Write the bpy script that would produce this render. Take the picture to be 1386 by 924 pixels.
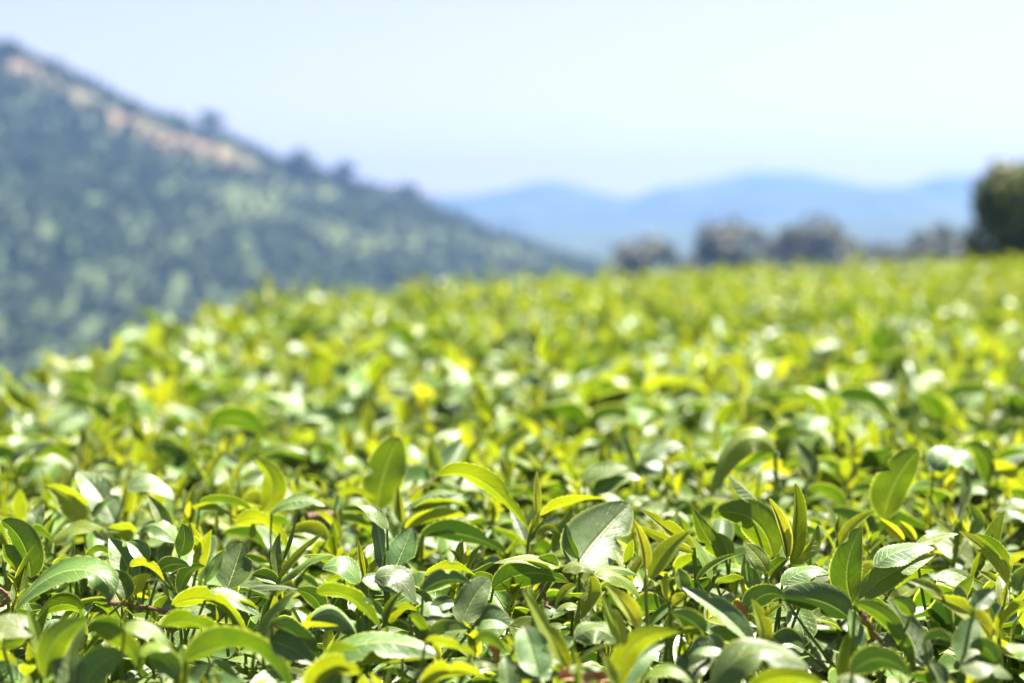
import bpy, math, random
import numpy as np
from mathutils import Vector, noise as mnoise

random.seed(7)
rng = np.random.default_rng(7)
scene = bpy.context.scene
for _o in list(bpy.data.objects):
    bpy.data.objects.remove(_o)
R = math.radians
COL = scene.collection

# ---------------------------------------------------------------- camera
CAM_Z = 0.30
PITCH = R(3.92)
FPX = 1386 * 50 / 36.0
cam_d = bpy.data.cameras.new('camera')
cam = bpy.data.objects.new('camera', cam_d)
COL.objects.link(cam)
cam.location = (0, 0, CAM_Z)
cam.rotation_euler = (R(90) - PITCH, 0, 0)
cam_d.lens = 50
cam_d.sensor_width = 36
cam_d.clip_start = 0.02
cam_d.clip_end = 30000
cam_d.dof.use_dof = True
cam_d.dof.focus_distance = 1.2
cam_d.dof.aperture_fstop = 3.0
scene.camera = cam

# ---------------------------------------------------------------- daylight
SUN_EL, SUN_AZ = R(64), R(44)          # azimuth measured from +Y towards +X
world = bpy.data.worlds.new('World')
scene.world = world
world.use_nodes = True
wn = world.node_tree
for n in list(wn.nodes):
    wn.nodes.remove(n)
sky = wn.nodes.new('ShaderNodeTexSky')
sky.sky_type = 'NISHITA'
sky.sun_disc = False
sky.sun_elevation = SUN_EL
sky.sun_rotation = SUN_AZ
sky.altitude = 900
sky.air_density = 1.0
sky.dust_density = 1.6
sky.ozone_density = 1.5
bg = wn.nodes.new('ShaderNodeBackground')
bg.inputs['Strength'].default_value = 0.05
wo = wn.nodes.new('ShaderNodeOutputWorld')
tint = wn.nodes.new('ShaderNodeMix')
tint.data_type = 'RGBA'; tint.blend_type = 'MULTIPLY'
tint.inputs[0].default_value = 1.0
tint.inputs[7].default_value = (1.20, 0.825, 0.64, 1)
wn.links.new(sky.outputs[0], tint.inputs[6])
wn.links.new(tint.outputs[2], bg.inputs[0])
wn.links.new(bg.outputs[0], wo.inputs[0])

sun_d = bpy.data.lights.new('sun', 'SUN')
sun_d.energy = 5.0
sun_d.angle = R(0.5)
sun_d.color = (1.0, 0.95, 0.86)
sun = bpy.data.objects.new('sun', sun_d)
COL.objects.link(sun)
sd = Vector((math.sin(SUN_AZ) * math.cos(SUN_EL), math.cos(SUN_AZ) * math.cos(SUN_EL), math.sin(SUN_EL)))
sun.rotation_euler = sd.to_track_quat('Z', 'Y').to_euler()

scene.view_settings.view_transform = 'Standard'
scene.view_settings.look = 'None'
scene.view_settings.gamma = 1
scene.view_settings.exposure = 2.4
scene.render.engine = 'CYCLES'
scene.cycles.use_denoising = True
scene.cycles.max_bounces = 6
scene.cycles.diffuse_bounces = 3
scene.cycles.transmission_bounces = 4
scene.cycles.volume_bounces = 1
scene.cycles.sample_clamp_indirect = 6

# ---------------------------------------------------------------- helpers
def smooth(a, b, x):
    t = np.clip((np.asarray(x, float) - a) / (b - a), 0, 1)
    return t * t * (3 - 2 * t)

def link(o, parent=None, loc=None):
    COL.objects.link(o)
    if parent is not None:
        o.parent = parent
    if loc is not None:
        o.location = loc
    return o

def mesh_from(name, V, F, mat, uv=None, attrs=None, smooth_sh=True):
    """V: (n,3) F: list/array of faces (all quads or all tris) uv: (n,2) per vertex."""
    me = bpy.data.meshes.new(name)
    V = np.asarray(V, np.float32)
    if isinstance(F, np.ndarray):
        k = F.shape[1]
        me.vertices.add(len(V)); me.vertices.foreach_set('co', V.ravel())
        me.loops.add(F.size); me.loops.foreach_set('vertex_index', F.ravel().astype(np.int32))
        me.polygons.add(len(F))
        me.polygons.foreach_set('loop_start', np.arange(0, F.size, k, dtype=np.int32))
        me.update(calc_edges=True)
    else:
        me.from_pydata([tuple(v) for v in V], [], F)
    if uv is not None:
        li = np.empty(len(me.loops), np.int32); me.loops.foreach_get('vertex_index', li)
        l = me.uv_layers.new(name='UVMap')
        l.data.foreach_set('uv', np.asarray(uv, np.float32)[li].ravel())
    for k_, a in (attrs or {}).items():
        at = me.attributes.new(k_, 'FLOAT', 'POINT')
        at.data.foreach_set('value', np.asarray(a, np.float32))
    if smooth_sh:
        me.polygons.foreach_set('use_smooth', np.ones(len(me.polygons), bool))
    if mat:
        me.materials.append(mat)
    me.validate()
    me.update()
    return me

def grid_faces(nu, nv, off=0):
    i, j = np.meshgrid(np.arange(nu - 1), np.arange(nv - 1), indexing='ij')
    a = (i * nv + j).ravel() + off
    return np.stack([a, a + nv, a + nv + 1, a + 1], 1)

def fbm(x, y, sc, seed=0, octv=4):
    out = np.empty(np.shape(x)).ravel()
    for k, (a, b) in enumerate(zip(np.ravel(x), np.ravel(y))):
        out[k] = mnoise.fractal(Vector((a * sc + seed * 17.3, b * sc - seed * 9.1, seed * 3.7)), 1.0, 2.0, octv)
    return out.reshape(np.shape(x))

# ---------------------------------------------------------------- materials
def new_mat(name):
    m = bpy.data.materials.new(name); m.use_nodes = True
    nt = m.node_tree
    for n in list(nt.nodes):
        nt.nodes.remove(n)
    return m, nt, nt.nodes.new('ShaderNodeOutputMaterial')

class NB:
    def __init__(s, nt): s.nt = nt
    def n(s, t, **kw):
        nd = s.nt.nodes.new(t)
        for k, v in kw.items():
            setattr(nd, k, v)
        return nd
    def l(s, a, b): s.nt.links.new(a, b)
    def val(s, sock, v):
        if hasattr(v, 'is_output'): s.l(v, sock)
        else: sock.default_value = v
    def math(s, op, a, b=0.0, clamp=False):
        nd = s.n('ShaderNodeMath', operation=op, use_clamp=clamp)
        s.val(nd.inputs[0], a); s.val(nd.inputs[1], b)
        return nd.outputs[0]
    def ramp(s, fac, stops, interp='LINEAR'):
        nd = s.n('ShaderNodeValToRGB'); cr = nd.color_ramp; cr.interpolation = interp
        while len(cr.elements) < len(stops): cr.elements.new(0.5)
        for e, (p, c) in zip(cr.elements, stops):
            e.position = p; e.color = (*c, 1) if len(c) == 3 else c
        s.val(nd.inputs[0], fac)
        return nd.outputs[0]
    def mix(s, fac, a, b, mode='MIX'):
        nd = s.n('ShaderNodeMix', data_type='RGBA', blend_type=mode)
        s.val(nd.inputs[0], fac)
        for sk, v in ((nd.inputs[6], a), (nd.inputs[7], b)):
            if hasattr(v, 'is_output'): s.l(v, sk)
            else: sk.default_value = (*v, 1)
        return nd.outputs[2]
    def sstep(s, a, b, x):
        nd = s.n('ShaderNodeMapRange', interpolation_type='SMOOTHSTEP')
        s.val(nd.inputs[0], x); nd.inputs[1].default_value = a; nd.inputs[2].default_value = b
        return nd.outputs[0]

def leaf_material():
    m, nt, out = new_mat('tea_leaf')
    b = NB(nt)
    age = b.n('ShaderNodeAttribute', attribute_name='age').outputs['Fac']
    rnd = b.n('ShaderNodeAttribute', attribute_name='rnd').outputs['Fac']
    uv = b.n('ShaderNodeUVMap', uv_map='UVMap').outputs[0]
    sep = b.n('ShaderNodeSeparateXYZ'); b.l(uv, sep.inputs[0])
    u, v = sep.outputs[0], sep.outputs[1]
    x = b.math('ABSOLUTE', b.math('SUBTRACT', b.math('MULTIPLY', u, 2.0), 1.0))
    tc0 = b.n('ShaderNodeTexCoord').outputs['Object']
    nz0 = b.n('ShaderNodeTexNoise'); b.l(tc0, nz0.inputs['Vector']); nz0.inputs['Scale'].default_value = 90
    mid = b.sstep(0.085, 0.015, x)
    # side veins: chevrons that run forward from the midrib
    ph = b.math('SUBTRACT', b.math('ADD', b.math('MULTIPLY', v, b.math('ADD', 7.0, b.math('MULTIPLY', rnd, 3.5))), b.math('MULTIPLY', b.math('SUBTRACT', nz0.outputs[0], .5), .9)), b.math('MULTIPLY', b.math('POWER', x, 1.3), 2.1))
    fr = b.math('ABSOLUTE', b.math('SUBTRACT', b.math('FRACT', ph), 0.5))
    vein = b.math('MULTIPLY', b.sstep(0.09, 0.0, fr), b.sstep(0.98, 0.7, x))
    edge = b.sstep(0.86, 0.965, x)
    tc = b.n('ShaderNodeTexCoord').outputs['Object']
    nz = b.n('ShaderNodeTexNoise'); b.l(tc, nz.inputs['Vector']); nz.inputs['Scale'].default_value = 55; nz.inputs['Detail'].default_value = 4
    fine = b.n('ShaderNodeTexNoise'); b.l(tc, fine.inputs['Vector']); fine.inputs['Scale'].default_value = 420; fine.inputs['Detail'].default_value = 3
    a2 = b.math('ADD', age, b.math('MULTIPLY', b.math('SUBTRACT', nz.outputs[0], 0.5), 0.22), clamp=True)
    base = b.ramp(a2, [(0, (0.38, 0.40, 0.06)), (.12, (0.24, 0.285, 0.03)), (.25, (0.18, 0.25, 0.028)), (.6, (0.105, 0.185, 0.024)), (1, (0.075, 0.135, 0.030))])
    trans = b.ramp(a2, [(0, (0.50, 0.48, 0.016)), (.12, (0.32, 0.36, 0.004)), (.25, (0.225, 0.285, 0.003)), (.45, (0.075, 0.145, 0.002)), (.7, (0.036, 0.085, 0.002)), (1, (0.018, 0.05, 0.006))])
    # veins and margin are paler tissue; the margin also carries painted rim light
    base = b.mix(b.math('MULTIPLY', mid, 0.75), base, (0.32, 0.40, 0.10))
    base = b.mix(b.math('MULTIPLY', vein, 0.2), base, (0.20, 0.30, 0.06))
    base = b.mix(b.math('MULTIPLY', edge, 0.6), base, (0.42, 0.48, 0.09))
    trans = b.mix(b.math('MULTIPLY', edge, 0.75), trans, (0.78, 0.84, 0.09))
    trans = b.mix(b.math('MULTIPLY', mid, 0.35), trans, (0.5, 0.6, 0.08))
    # small brown specks, a few per leaf
    vor = b.n('ShaderNodeTexVoronoi'); b.l(tc, vor.inputs['Vector']); vor.inputs['Scale'].default_value = 70
    sp = b.sstep(0.12, 0.05, vor.outputs['Distance'])
    sepc = b.n('ShaderNodeSeparateColor'); b.l(vor.outputs['Color'], sepc.inputs[0])
    sp = b.math('MULTIPLY', sp, b.math('GREATER_THAN', sepc.outputs[0], 0.9))
    base = b.mix(b.math('MULTIPLY', sp, 0.7), base, (0.12, 0.07, 0.03))
    # some leaves have a withered tip
    wt = b.math('MULTIPLY', b.sstep(0.93, 0.985, b.math('ADD', v, b.math('MULTIPLY', b.math('SUBTRACT', nz.outputs[0], .5), .12))), b.math('GREATER_THAN', rnd, 0.72))
    base = b.mix(b.math('MULTIPLY', wt, 0.85), base, (0.16, 0.085, 0.035))
    trans = b.mix(b.math('MULTIPLY', wt, 0.85), trans, (0.12, 0.06, 0.02))
    hsv = b.n('ShaderNodeHueSaturation'); b.l(base, hsv.inputs['Color'])
    b.l(b.math('ADD', 0.485, b.math('MULTIPLY', rnd, 0.03)), hsv.inputs['Hue'])
    b.l(b.math('ADD', 0.60, b.math('MULTIPLY', rnd, 0.45)), hsv.inputs['Value'])
    geo = b.n('ShaderNodeNewGeometry')
    under = b.mix(0.16, hsv.outputs[0], (0.16, 0.22, 0.07))
    col = b.mix(geo.outputs['Backfacing'], hsv.outputs[0], under)
    bump = b.n('ShaderNodeBump'); bump.inputs['Strength'].default_value = 0.75; bump.inputs['Distance'].default_value = 0.0016
    h = b.math('SUBTRACT', b.math('MULTIPLY', nz.outputs[0], 0.9), b.math('ADD', b.math('MULTIPLY', vein, 0.24), b.math('MULTIPLY', mid, 0.7)))
    h = b.math('ADD', h, b.math('MULTIPLY', fine.outputs[0], 0.16))
    b.l(h, bump.inputs['Height'])
    p = b.n('ShaderNodeBsdfPrincipled')
    b.l(col, p.inputs['Base Color']); b.l(bump.outputs[0], p.inputs['Normal'])
    rough = b.math('ADD', b.math('ADD', 0.37, b.math('MULTIPLY', nz.outputs[0], 0.2)), b.math('MULTIPLY', geo.outputs['Backfacing'], 0.22))
    b.l(rough, p.inputs['Roughness'])
    p.inputs['IOR'].default_value = 1.5
    b.l(b.math('SUBTRACT', b.math('ADD', 0.38, b.math('MULTIPLY', age, 0.5)), b.math('MULTIPLY', geo.outputs['Backfacing'], 0.2)), p.inputs['Specular IOR Level'])
    t = b.n('ShaderNodeBsdfTranslucent'); b.l(trans, t.inputs[0]); b.l(bump.outputs[0], t.inputs['Normal'])
    mx = b.n('ShaderNodeMixShader')
    b.l(b.math('SUBTRACT', 0.50, b.math('MULTIPLY', age, 0.28)), mx.inputs[0])
    b.l(p.outputs[0], mx.inputs[1]); b.l(t.outputs[0], mx.inputs[2]); b.l(mx.outputs[0], out.inputs[0])
    return m

def simple_mat(name, c1, c2, scale=20, rough=0.8, bump=0.3, dist=0.01, coord='Object', c3=None):
    m, nt, out = new_mat(name)
    b = NB(nt)
    tc = b.n('ShaderNodeTexCoord').outputs[coord]
    nz = b.n('ShaderNodeTexNoise'); b.l(tc, nz.inputs['Vector']); nz.inputs['Scale'].default_value = scale
    nz.inputs['Detail'].default_value = 6
    st = [(.3, c1), (.7, c2)] + ([(.85, c3)] if c3 else [])
    col = b.ramp(nz.outputs[0], st)
    bp = b.n('ShaderNodeBump'); bp.inputs['Strength'].default_value = bump; bp.inputs['Distance'].default_value = dist
    b.l(nz.outputs[0], bp.inputs['Height'])
    p = b.n('ShaderNodeBsdfPrincipled'); b.l(col, p.inputs['Base Color']); p.inputs['Roughness'].default_value = rough
    p.inputs['Specular IOR Level'].default_value = 0.3
    b.l(bp.outputs[0], p.inputs['Normal']); b.l(p.outputs[0], out.inputs[0])
    return m

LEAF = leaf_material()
STEM = simple_mat('green_stem', (0.16, 0.20, 0.035), (0.30, 0.30, 0.06), 60, 0.5, 0.2, 0.0005)
TWIG = simple_mat('brown_twig', (0.10, 0.055, 0.03), (0.26, 0.16, 0.10), 90, 0.85, 0.6, 0.001, c3=(0.34, 0.26, 0.2))
DRY = simple_mat('dry_leaf', (0.22, 0.10, 0.04), (0.42, 0.25, 0.13), 70, 0.7, 0.4, 0.001, c3=(0.5, 0.36, 0.24))
SOIL = simple_mat('valley_ground', (0.045, 0.075, 0.03), (0.10, 0.12, 0.05), 0.02, 0.95, 0.2, 1.0, c3=(0.16, 0.13, 0.08))
FOLI = None

def tree_mat(name, dark, light):
    m, nt, out = new_mat(name)
    b = NB(nt)
    rnd = b.n('ShaderNodeAttribute', attribute_name='rnd').outputs['Fac']
    col = b.ramp(rnd, [(0, dark), (1, light)])
    p = b.n('ShaderNodeBsdfPrincipled'); b.l(col, p.inputs['Base Color']); p.inputs['Roughness'].default_value = 0.6
    t = b.n('ShaderNodeBsdfTranslucent')
    b.l(b.mix(1.0, col, (1.3, 1.5, 0.6), 'MULTIPLY'), t.inputs[0])
    mx = b.n('ShaderNodeMixShader'); mx.inputs[0].default_value = 0.3
    b.l(p.outputs[0], mx.inputs[1]); b.l(t.outputs[0], mx.inputs[2]); b.l(mx.outputs[0], out.inputs[0])
    return m
TREE_G = tree_mat('tree_foliage', (0.038, 0.06, 0.02), (0.085, 0.115, 0.034))
TREE_L = tree_mat('light_tree_foliage', (0.056, 0.076, 0.022), (0.115, 0.13, 0.034))
TREE_B = tree_mat('brownish_foliage', (0.05, 0.05, 0.026), (0.13, 0.11, 0.06))
TREE_N = tree_mat('near_tree_foliage', (0.025, 0.045, 0.008), (0.15, 0.155, 0.022))
BARK = simple_mat('bark', (0.08, 0.06, 0.045), (0.2, 0.16, 0.12), 3, 0.9, 0.5, 0.05)

# ---------------------------------------------------------------- the lie of the land
def ztop(x, y):
    """height of the plucked top of the tea hedge"""
    d2 = np.asarray(x) ** 2 + np.asarray(y) ** 2
    return 0.0004 * np.minimum(d2, 400)

# far rim of the hedge, distance by bearing (tan of the angle from +Y)
_RU = np.array([-1.5, -.36, -.292, -.23, -.152, .004, .16, .36, 1.2])
_RD = np.array([1.3, 2.75, 3.8, 4.9, 6.7, 9.5, 12., 15., 17.])
def rim(u):
    return np.interp(u, _RU, _RD)

def ground_z(x, y):
    r = np.sqrt(x * x + y * y)
    L = smooth(0.25, -0.30, x / np.maximum(np.abs(y), 1.0) * np.where(y > 0, 1, 0.3))
    z = -0.9 - (0.03 + 0.12 * L) * np.maximum(0, r - 10)
    return -58 * (1 - np.exp(z / 58.0)) * 1.0 if False else np.maximum(-58 + 0 * z, 58 * np.tanh(z / 58.0))

F_ = Vector((0, math.cos(PITCH), -math.sin(PITCH)))
U_ = Vector((0, math.sin(PITCH), math.cos(PITCH)))
X_ = Vector((1, 0, 0))
CAM = Vector((0, 0, CAM_Z))
def ray_pt(px, py, depth):
    return CAM + depth * (F_ + (px - 693) / FPX * X_ + (462 - py) / FPX * U_)
def to_px(P):
    q = Vector(P) - CAM
    dd = q.dot(F_)
    return 693 + FPX * q.x / dd, 462 - FPX * q.dot(U_) / dd, dd
def canopy_depth(px, py):
    """where the line of sight through a point meets the hedge top"""
    d = 1.0
    for _ in range(30):
        P = ray_pt(px, py, d)
        v = F_ + (px - 693) / FPX * X_ + (462 - py) / FPX * U_
        d = (CAM_Z - float(ztop(P.x, P.y))) / max(1e-3, -v.z)
        d = min(d, 14)
    return d
# ---------------------------------------------------------------- leaves, buds, stems
def bez(P, n):
    P = [np.array(p, float) for p in P]
    t = np.linspace(0, 1, n)[:, None]
    if len(P) == 2:
        P = [P[0], (P[0] + P[1]) / 2, P[1]]
    if len(P) == 3:
        return (1 - t) ** 2 * P[0] + 2 * t * (1 - t) * P[1] + t * t * P[2]
    return (1 - t) ** 3 * P[0] + 3 * t * (1 - t) ** 2 * P[1] + 3 * t * t * (1 - t) * P[2] + t ** 3 * P[3]

def leaf_geo(P, width, nrm, age, nt=14, ns=6, fold=0.25, curl=0.0, wav=0.06, serr=0.0, tipw=1.0, twist=0.0, blunt=0.0, seed=0):
    """a tea leaf along the curve P; nrm is the direction its upper face looks"""
    r_ = np.random.default_rng(seed + 11)
    c = bez(P, nt)
    T = np.gradient(c, axis=0); T /= np.linalg.norm(T, axis=1)[:, None] + 1e-9
    N0 = np.array(nrm, float)
    N0 = N0[None, :] - (T @ N0)[:, None] * T
    N0 /= np.linalg.norm(N0, axis=1)[:, None] + 1e-9
    t = np.linspace(0, 1, nt)
    if twist:
        a = twist * (t - 0.3)
        Bq = np.cross(T, N0)
        N0 = N0 * np.cos(a)[:, None] + Bq * np.sin(a)[:, None]
    B = np.cross(N0, T)
    L = np.linalg.norm(np.diff(c, axis=0), axis=1).sum()
    # outline: narrow base, widest past the middle, drawn to a tip
    prof = np.power(np.sin(np.pi * np.power(t, 0.82)).clip(0, 1), 0.78) * (1 - 0.18 * t)
    if blunt:
        prof = prof * (1 - blunt) + blunt * np.sqrt(np.clip(1 - ((t - .5) / .5) ** 4, 0, 1))
    prof = np.maximum(prof / prof.max(), 0.02)
    hw = width / 2 * prof
    if ns >= 8:                       # rows crowd at the midrib crease and at the margin
        h_ = np.array([.07, .32, .6, .84, .95, 1.0]); s = np.concatenate([-h_[::-1], [0], h_]); ns = len(s) - 1
    elif ns >= 6:
        h_ = np.array([.12, .55, .92, 1.0]); s = np.concatenate([-h_[::-1], [0], h_]); ns = len(s) - 1
    else:
        s = np.linspace(-1, 1, ns + 1)
    ph = r_.uniform(0, 6.28, 4); tb = r_.uniform(.35, .85)
    V = np.empty((nt, ns + 1, 3)); UV = np.empty((nt, ns + 1, 2))
    for j, sj in enumerate(s):
        aj = abs(sj)
        w = hw.copy()
        if serr and aj > 0.99:
            w = w * (1 - serr * (np.arange(nt) % 2) * (t > .12))
        side = 1 if sj > 0 else -1
        if nt > 20 and seed % 5 == 0 and side == (1 if seed % 2 else -1):      # an insect bite in the margin
            w = w * (1 - .5 * aj * np.exp(-((t - tb) / .05) ** 2))
        up = aj * math.sin(fold) * w + curl * aj ** 2 * w
        up = up + wav * w * aj * np.sin(t * 9 + ph[0 if side > 0 else 1]) + 0.03 * L * 0.3 * np.sin(t * 5 + ph[2]) * 0.4
        up = up + (0.10 if ns < 7 else 0.07) * w * (aj > 0.93) * (0.6 + 0.4 * np.sin(t * 9 + ph[3]))
        V[:, j] = c + B * (sj * w * math.cos(fold))[:, None] + N0 * up[:, None]
        UV[:, j, 0] = (sj + 1) / 2
        UV[:, j, 1] = t
    n = nt * (ns + 1)
    rv = r_.uniform()
    agev = np.repeat(np.clip(age + 0.10 * (0.5 - t) * (0 if age > .8 else -1), 0, 1), ns + 1)
    return V.reshape(n, 3), grid_faces(nt, ns + 1), UV.reshape(n, 2), agev, np.full(n, rv)

def tube_geo(P, r0, r1, n=6, ns=6, age=0.3):
    c = bez(P, n) if len(P) <= 4 else np.array(P, float)
    n = len(c)
    T = np.gradient(c, axis=0); T /= np.linalg.norm(T, axis=1)[:, None] + 1e-9
    ref = np.array((0.3, 1, 0.2)) if abs(T[0, 1]) < .8 else np.array((1, 0, .2))
    B = np.cross(T, ref); B /= np.linalg.norm(B, axis=1)[:, None] + 1e-9
    N = np.cross(T, B)
    r = np.linspace(r0, r1, n)
    a = np.linspace(0, 2 * np.pi, ns, endpoint=False)
    V = c[:, None] + r[:, None, None] * (np.cos(a)[None, :, None] * B[:, None] + np.sin(a)[None, :, None] * N[:, None])
    V = np.concatenate([V, V[:, :1]], 1)
    nn = n * (ns + 1)
    uv = np.stack([np.tile(np.linspace(0.2, .45, ns + 1), n), np.repeat(np.linspace(0, 1, n), ns + 1)], 1)
    return V.reshape(nn, 3), grid_faces(n, ns + 1)[:, ::-1].copy(), uv, np.full(nn, age), np.full(nn, .5)

def bud_geo(P, width, age=0.08, n=10, ns=9, seed=0):
    """an unopened bud: a young leaf folded round a rolled spindle, its two margins almost meeting"""
    r0 = np.random.default_rng(seed)
    fl = leaf_geo(P, width * 1.5, (r0.uniform(-.5, .5), -1, .2), age, max(n, 9), 6, fold=.95, curl=-.15, wav=.03, seed=seed * 5 + 1)
    sp = _spindle([P[0], (np.array(P[0]) * .3 + np.array(P[-1]) * .7), P[-1]] if len(P) < 3 else P, width * .34, age, n, 7, seed)
    return join_geo([fl, sp])

def _spindle(P, width, age, n, ns, seed):
    r_ = np.random.default_rng(seed)
    c = bez(P, n)
    T = np.gradient(c, axis=0); T /= np.linalg.norm(T, axis=1)[:, None] + 1e-9
    B = np.cross(T, np.array((0.2, 1, .1))); B /= np.linalg.norm(B, axis=1)[:, None] + 1e-9
    N = np.cross(T, B)
    t = np.linspace(0, 1, n)
    r = width / 2 * np.maximum(0.06, np.power(np.sin(np.pi * np.power(t, .7)).clip(0, 1), .8) * (1 - .25 * t))
    a0 = r_.uniform(0, 6.28)
    a = np.linspace(0, 2 * np.pi * 1.12, ns)
    k = np.linspace(0.86, 1.16, ns)                         # spiral section: the flap laps over itself
    V = c[:, None] + (r[:, None] * k[None, :])[..., None] * (np.cos(a + a0)[None, :, None] * B[:, None] + 0.8 * np.sin(a + a0)[None, :, None] * N[:, None])
    nn = n * ns
    uv = np.stack([np.tile(np.linspace(0.1, 1.0, ns), n), np.repeat(t, ns)], 1)
    return V.reshape(nn, 3), grid_faces(n, ns)[:, ::-1].copy(), uv, np.full(nn, age), np.full(nn, r_.uniform())

def geo_mesh(name, g, mat=None):
    V, F, uv, age, rnd = g
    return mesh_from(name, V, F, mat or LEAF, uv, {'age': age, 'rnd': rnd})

def join_geo(gs):
    off = 0; VV, FF, UU, AA, RR = [], [], [], [], []
    for V, F, uv, a, r in gs:
        VV.append(V); FF.append(F + off); UU.append(uv); AA.append(a); RR.append(r); off += len(V)
    return np.concatenate(VV), np.concatenate(FF), np.concatenate(UU), np.concatenate(AA), np.concatenate(RR)

def thing(name, label, cat, loc=(0, 0, 0), group=None):
    o = bpy.data.objects.new(name, None)
    o.empty_display_size = 0.02
    link(o, None, loc)
    o['label'] = label; o['category'] = cat
    if group: o['group'] = group
    return o

def tag(o, label=None, cat=None, group=None, kind=None):
    for k, v in (('label', label), ('category', cat), ('group', group), ('kind', kind)):
        if v: o[k] = v
    return o

# ---------------------------------------------------------------- generic tea shoots (prototypes)
def shoot_geo(seed, lod):
    """parts of one shoot: spreading old leaves below, rising young leaves, a bud or a plucked end"""
    r_ = np.random.default_rng(seed)
    nt, ns = {2: (14, 6), 1: (9, 4), 0: (7, 4)}[lod]
    parts = []
    H = 0.10
    lean = r_.uniform(-.035, .035, 2)
    kind = seed % 4                        # 0 full flush, 1 young flush, 2 plucked dark, 3 mixed
    base = np.array((0, 0, -H)); top = np.array((lean[0], lean[1], -0.012 + r_.uniform(-.012, .012) + (.018 if kind == 1 else 0)))
    parts.append(('stem', tube_geo([base, (base + top) / 2 + np.array((*(lean * -.3), 0)), top], .0022, .0013, 5, 5, .3)))
    az = r_.uniform(0, 6.28)
    n_old = [4, 3, 6, 5][kind]; n_yng = [3, 4, 1, 2][kind]
    for k in range(n_old + n_yng):
        young = k >= n_old
        f = (k + 1) / (n_old + n_yng)
        az += 2.4 + r_.uniform(-.3, .3)
        p0 = base + (top - base) * (0.45 + 0.55 * f)
        if young:
            L = r_.uniform(.030, .052); el = r_.uniform(.6, 1.35); droop = r_.uniform(.1, .7); w = L * r_.uniform(.30, .44)
            age = r_.uniform(.04, .36)
            if kind == 1: el = r_.uniform(.95, 1.45); w = L * r_.uniform(.26, .36)
        else:
            L = r_.uniform(.050, .076); el = r_.uniform(-.15, .65); droop = r_.uniform(.3, 1.2); w = L * r_.uniform(.46, .60)
            age = min(1, r_.uniform(.32, .85) + (.1 if kind == 2 else 0) - .25 * f * (kind == 1))
        d = np.array((math.cos(az), math.sin(az), 0))
        e1 = d * math.cos(el) + np.array((0, 0, math.sin(el)))
        el2 = el - droop
        e2 = d * math.cos(el2) + np.array((0, 0, math.sin(el2)))
        p1 = p0 + e1 * L * .5
        p2 = p1 + e2 * L * .5
        nrm = np.array((0, 0, 1.0)) - d * .25 + np.array((*r_.uniform(-.5, .5, 2), 0))
        parts.append(('leaf', leaf_geo([p0, p1, p2], w, nrm, age, nt, ns, fold=r_.uniform(.1, .65), curl=r_.uniform(-.25, .25),
                                       twist=r_.uniform(-.6, .6), wav=r_.uniform(.03, .14), seed=seed * 31 + k, serr=.05 if lod == 2 else 0)))
    if kind != 2:
        L = r_.uniform(.022, .036)
        d = np.array((r_.uniform(-.3, .3), r_.uniform(-.3, .3), 1)); d /= np.linalg.norm(d)
        parts.append(('bud', bud_geo([top, top + d * L * .5 + np.array((.002, 0, 0)), top + d * L], L * .24, r_.uniform(0, .15), 7, 7, seed)))
    return parts

NPROTO = 18
PROTO = [[(nm, geo_mesh(nm, g)) for nm, g in shoot_geo(100 + s, 2)] for s in range(NPROTO)]
lib = bpy.data.collections.new('tea_shoot_kinds')      # meshes that the mass of foliage is made of
def lib_obj(me):
    o = bpy.data.objects.new('tea_foliage_kind_%03d' % len(lib.objects), me)
    lib.objects.link(o)
for s in range(NPROTO):
    lib_obj(geo_mesh('tea_shoot_mass', join_geo([g for _, g in shoot_geo(100 + s, 1)])))
def under_geo(seed):
    """a loose whorl of old leaves from inside the bush"""
    r_ = np.random.default_rng(seed); gs = []
    az = r_.uniform(0, 6.28)
    for k in range(5):
        az += 2.4
        L = r_.uniform(.055, .085)
        el = r_.uniform(-.2, .5)
        d = np.array((math.cos(az), math.sin(az), 0))
        p0 = d * .01 + np.array((0, 0, -.01 * k))
        e1 = d * math.cos(el) + np.array((0, 0, math.sin(el))); el -= r_.uniform(.3, 1.)
        e2 = d * math.cos(el) + np.array((0, 0, math.sin(el)))
        gs.append(leaf_geo([p0, p0 + e1 * L * .5, p0 + e1 * L * .5 + e2 * L * .5], L * .46, np.array((r_.uniform(-.4, .4), r_.uniform(-.4, .4), 1)),
                           r_.uniform(.75, 1), 8, 4, fold=r_.uniform(.05, .4), curl=r_.uniform(-.2, .2), seed=seed + k))
    return join_geo(gs)
NUND = 6
for s in range(NUND):
    lib_obj(geo_mesh('old_leaf_whorl', under_geo(500 + s)))

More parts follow.
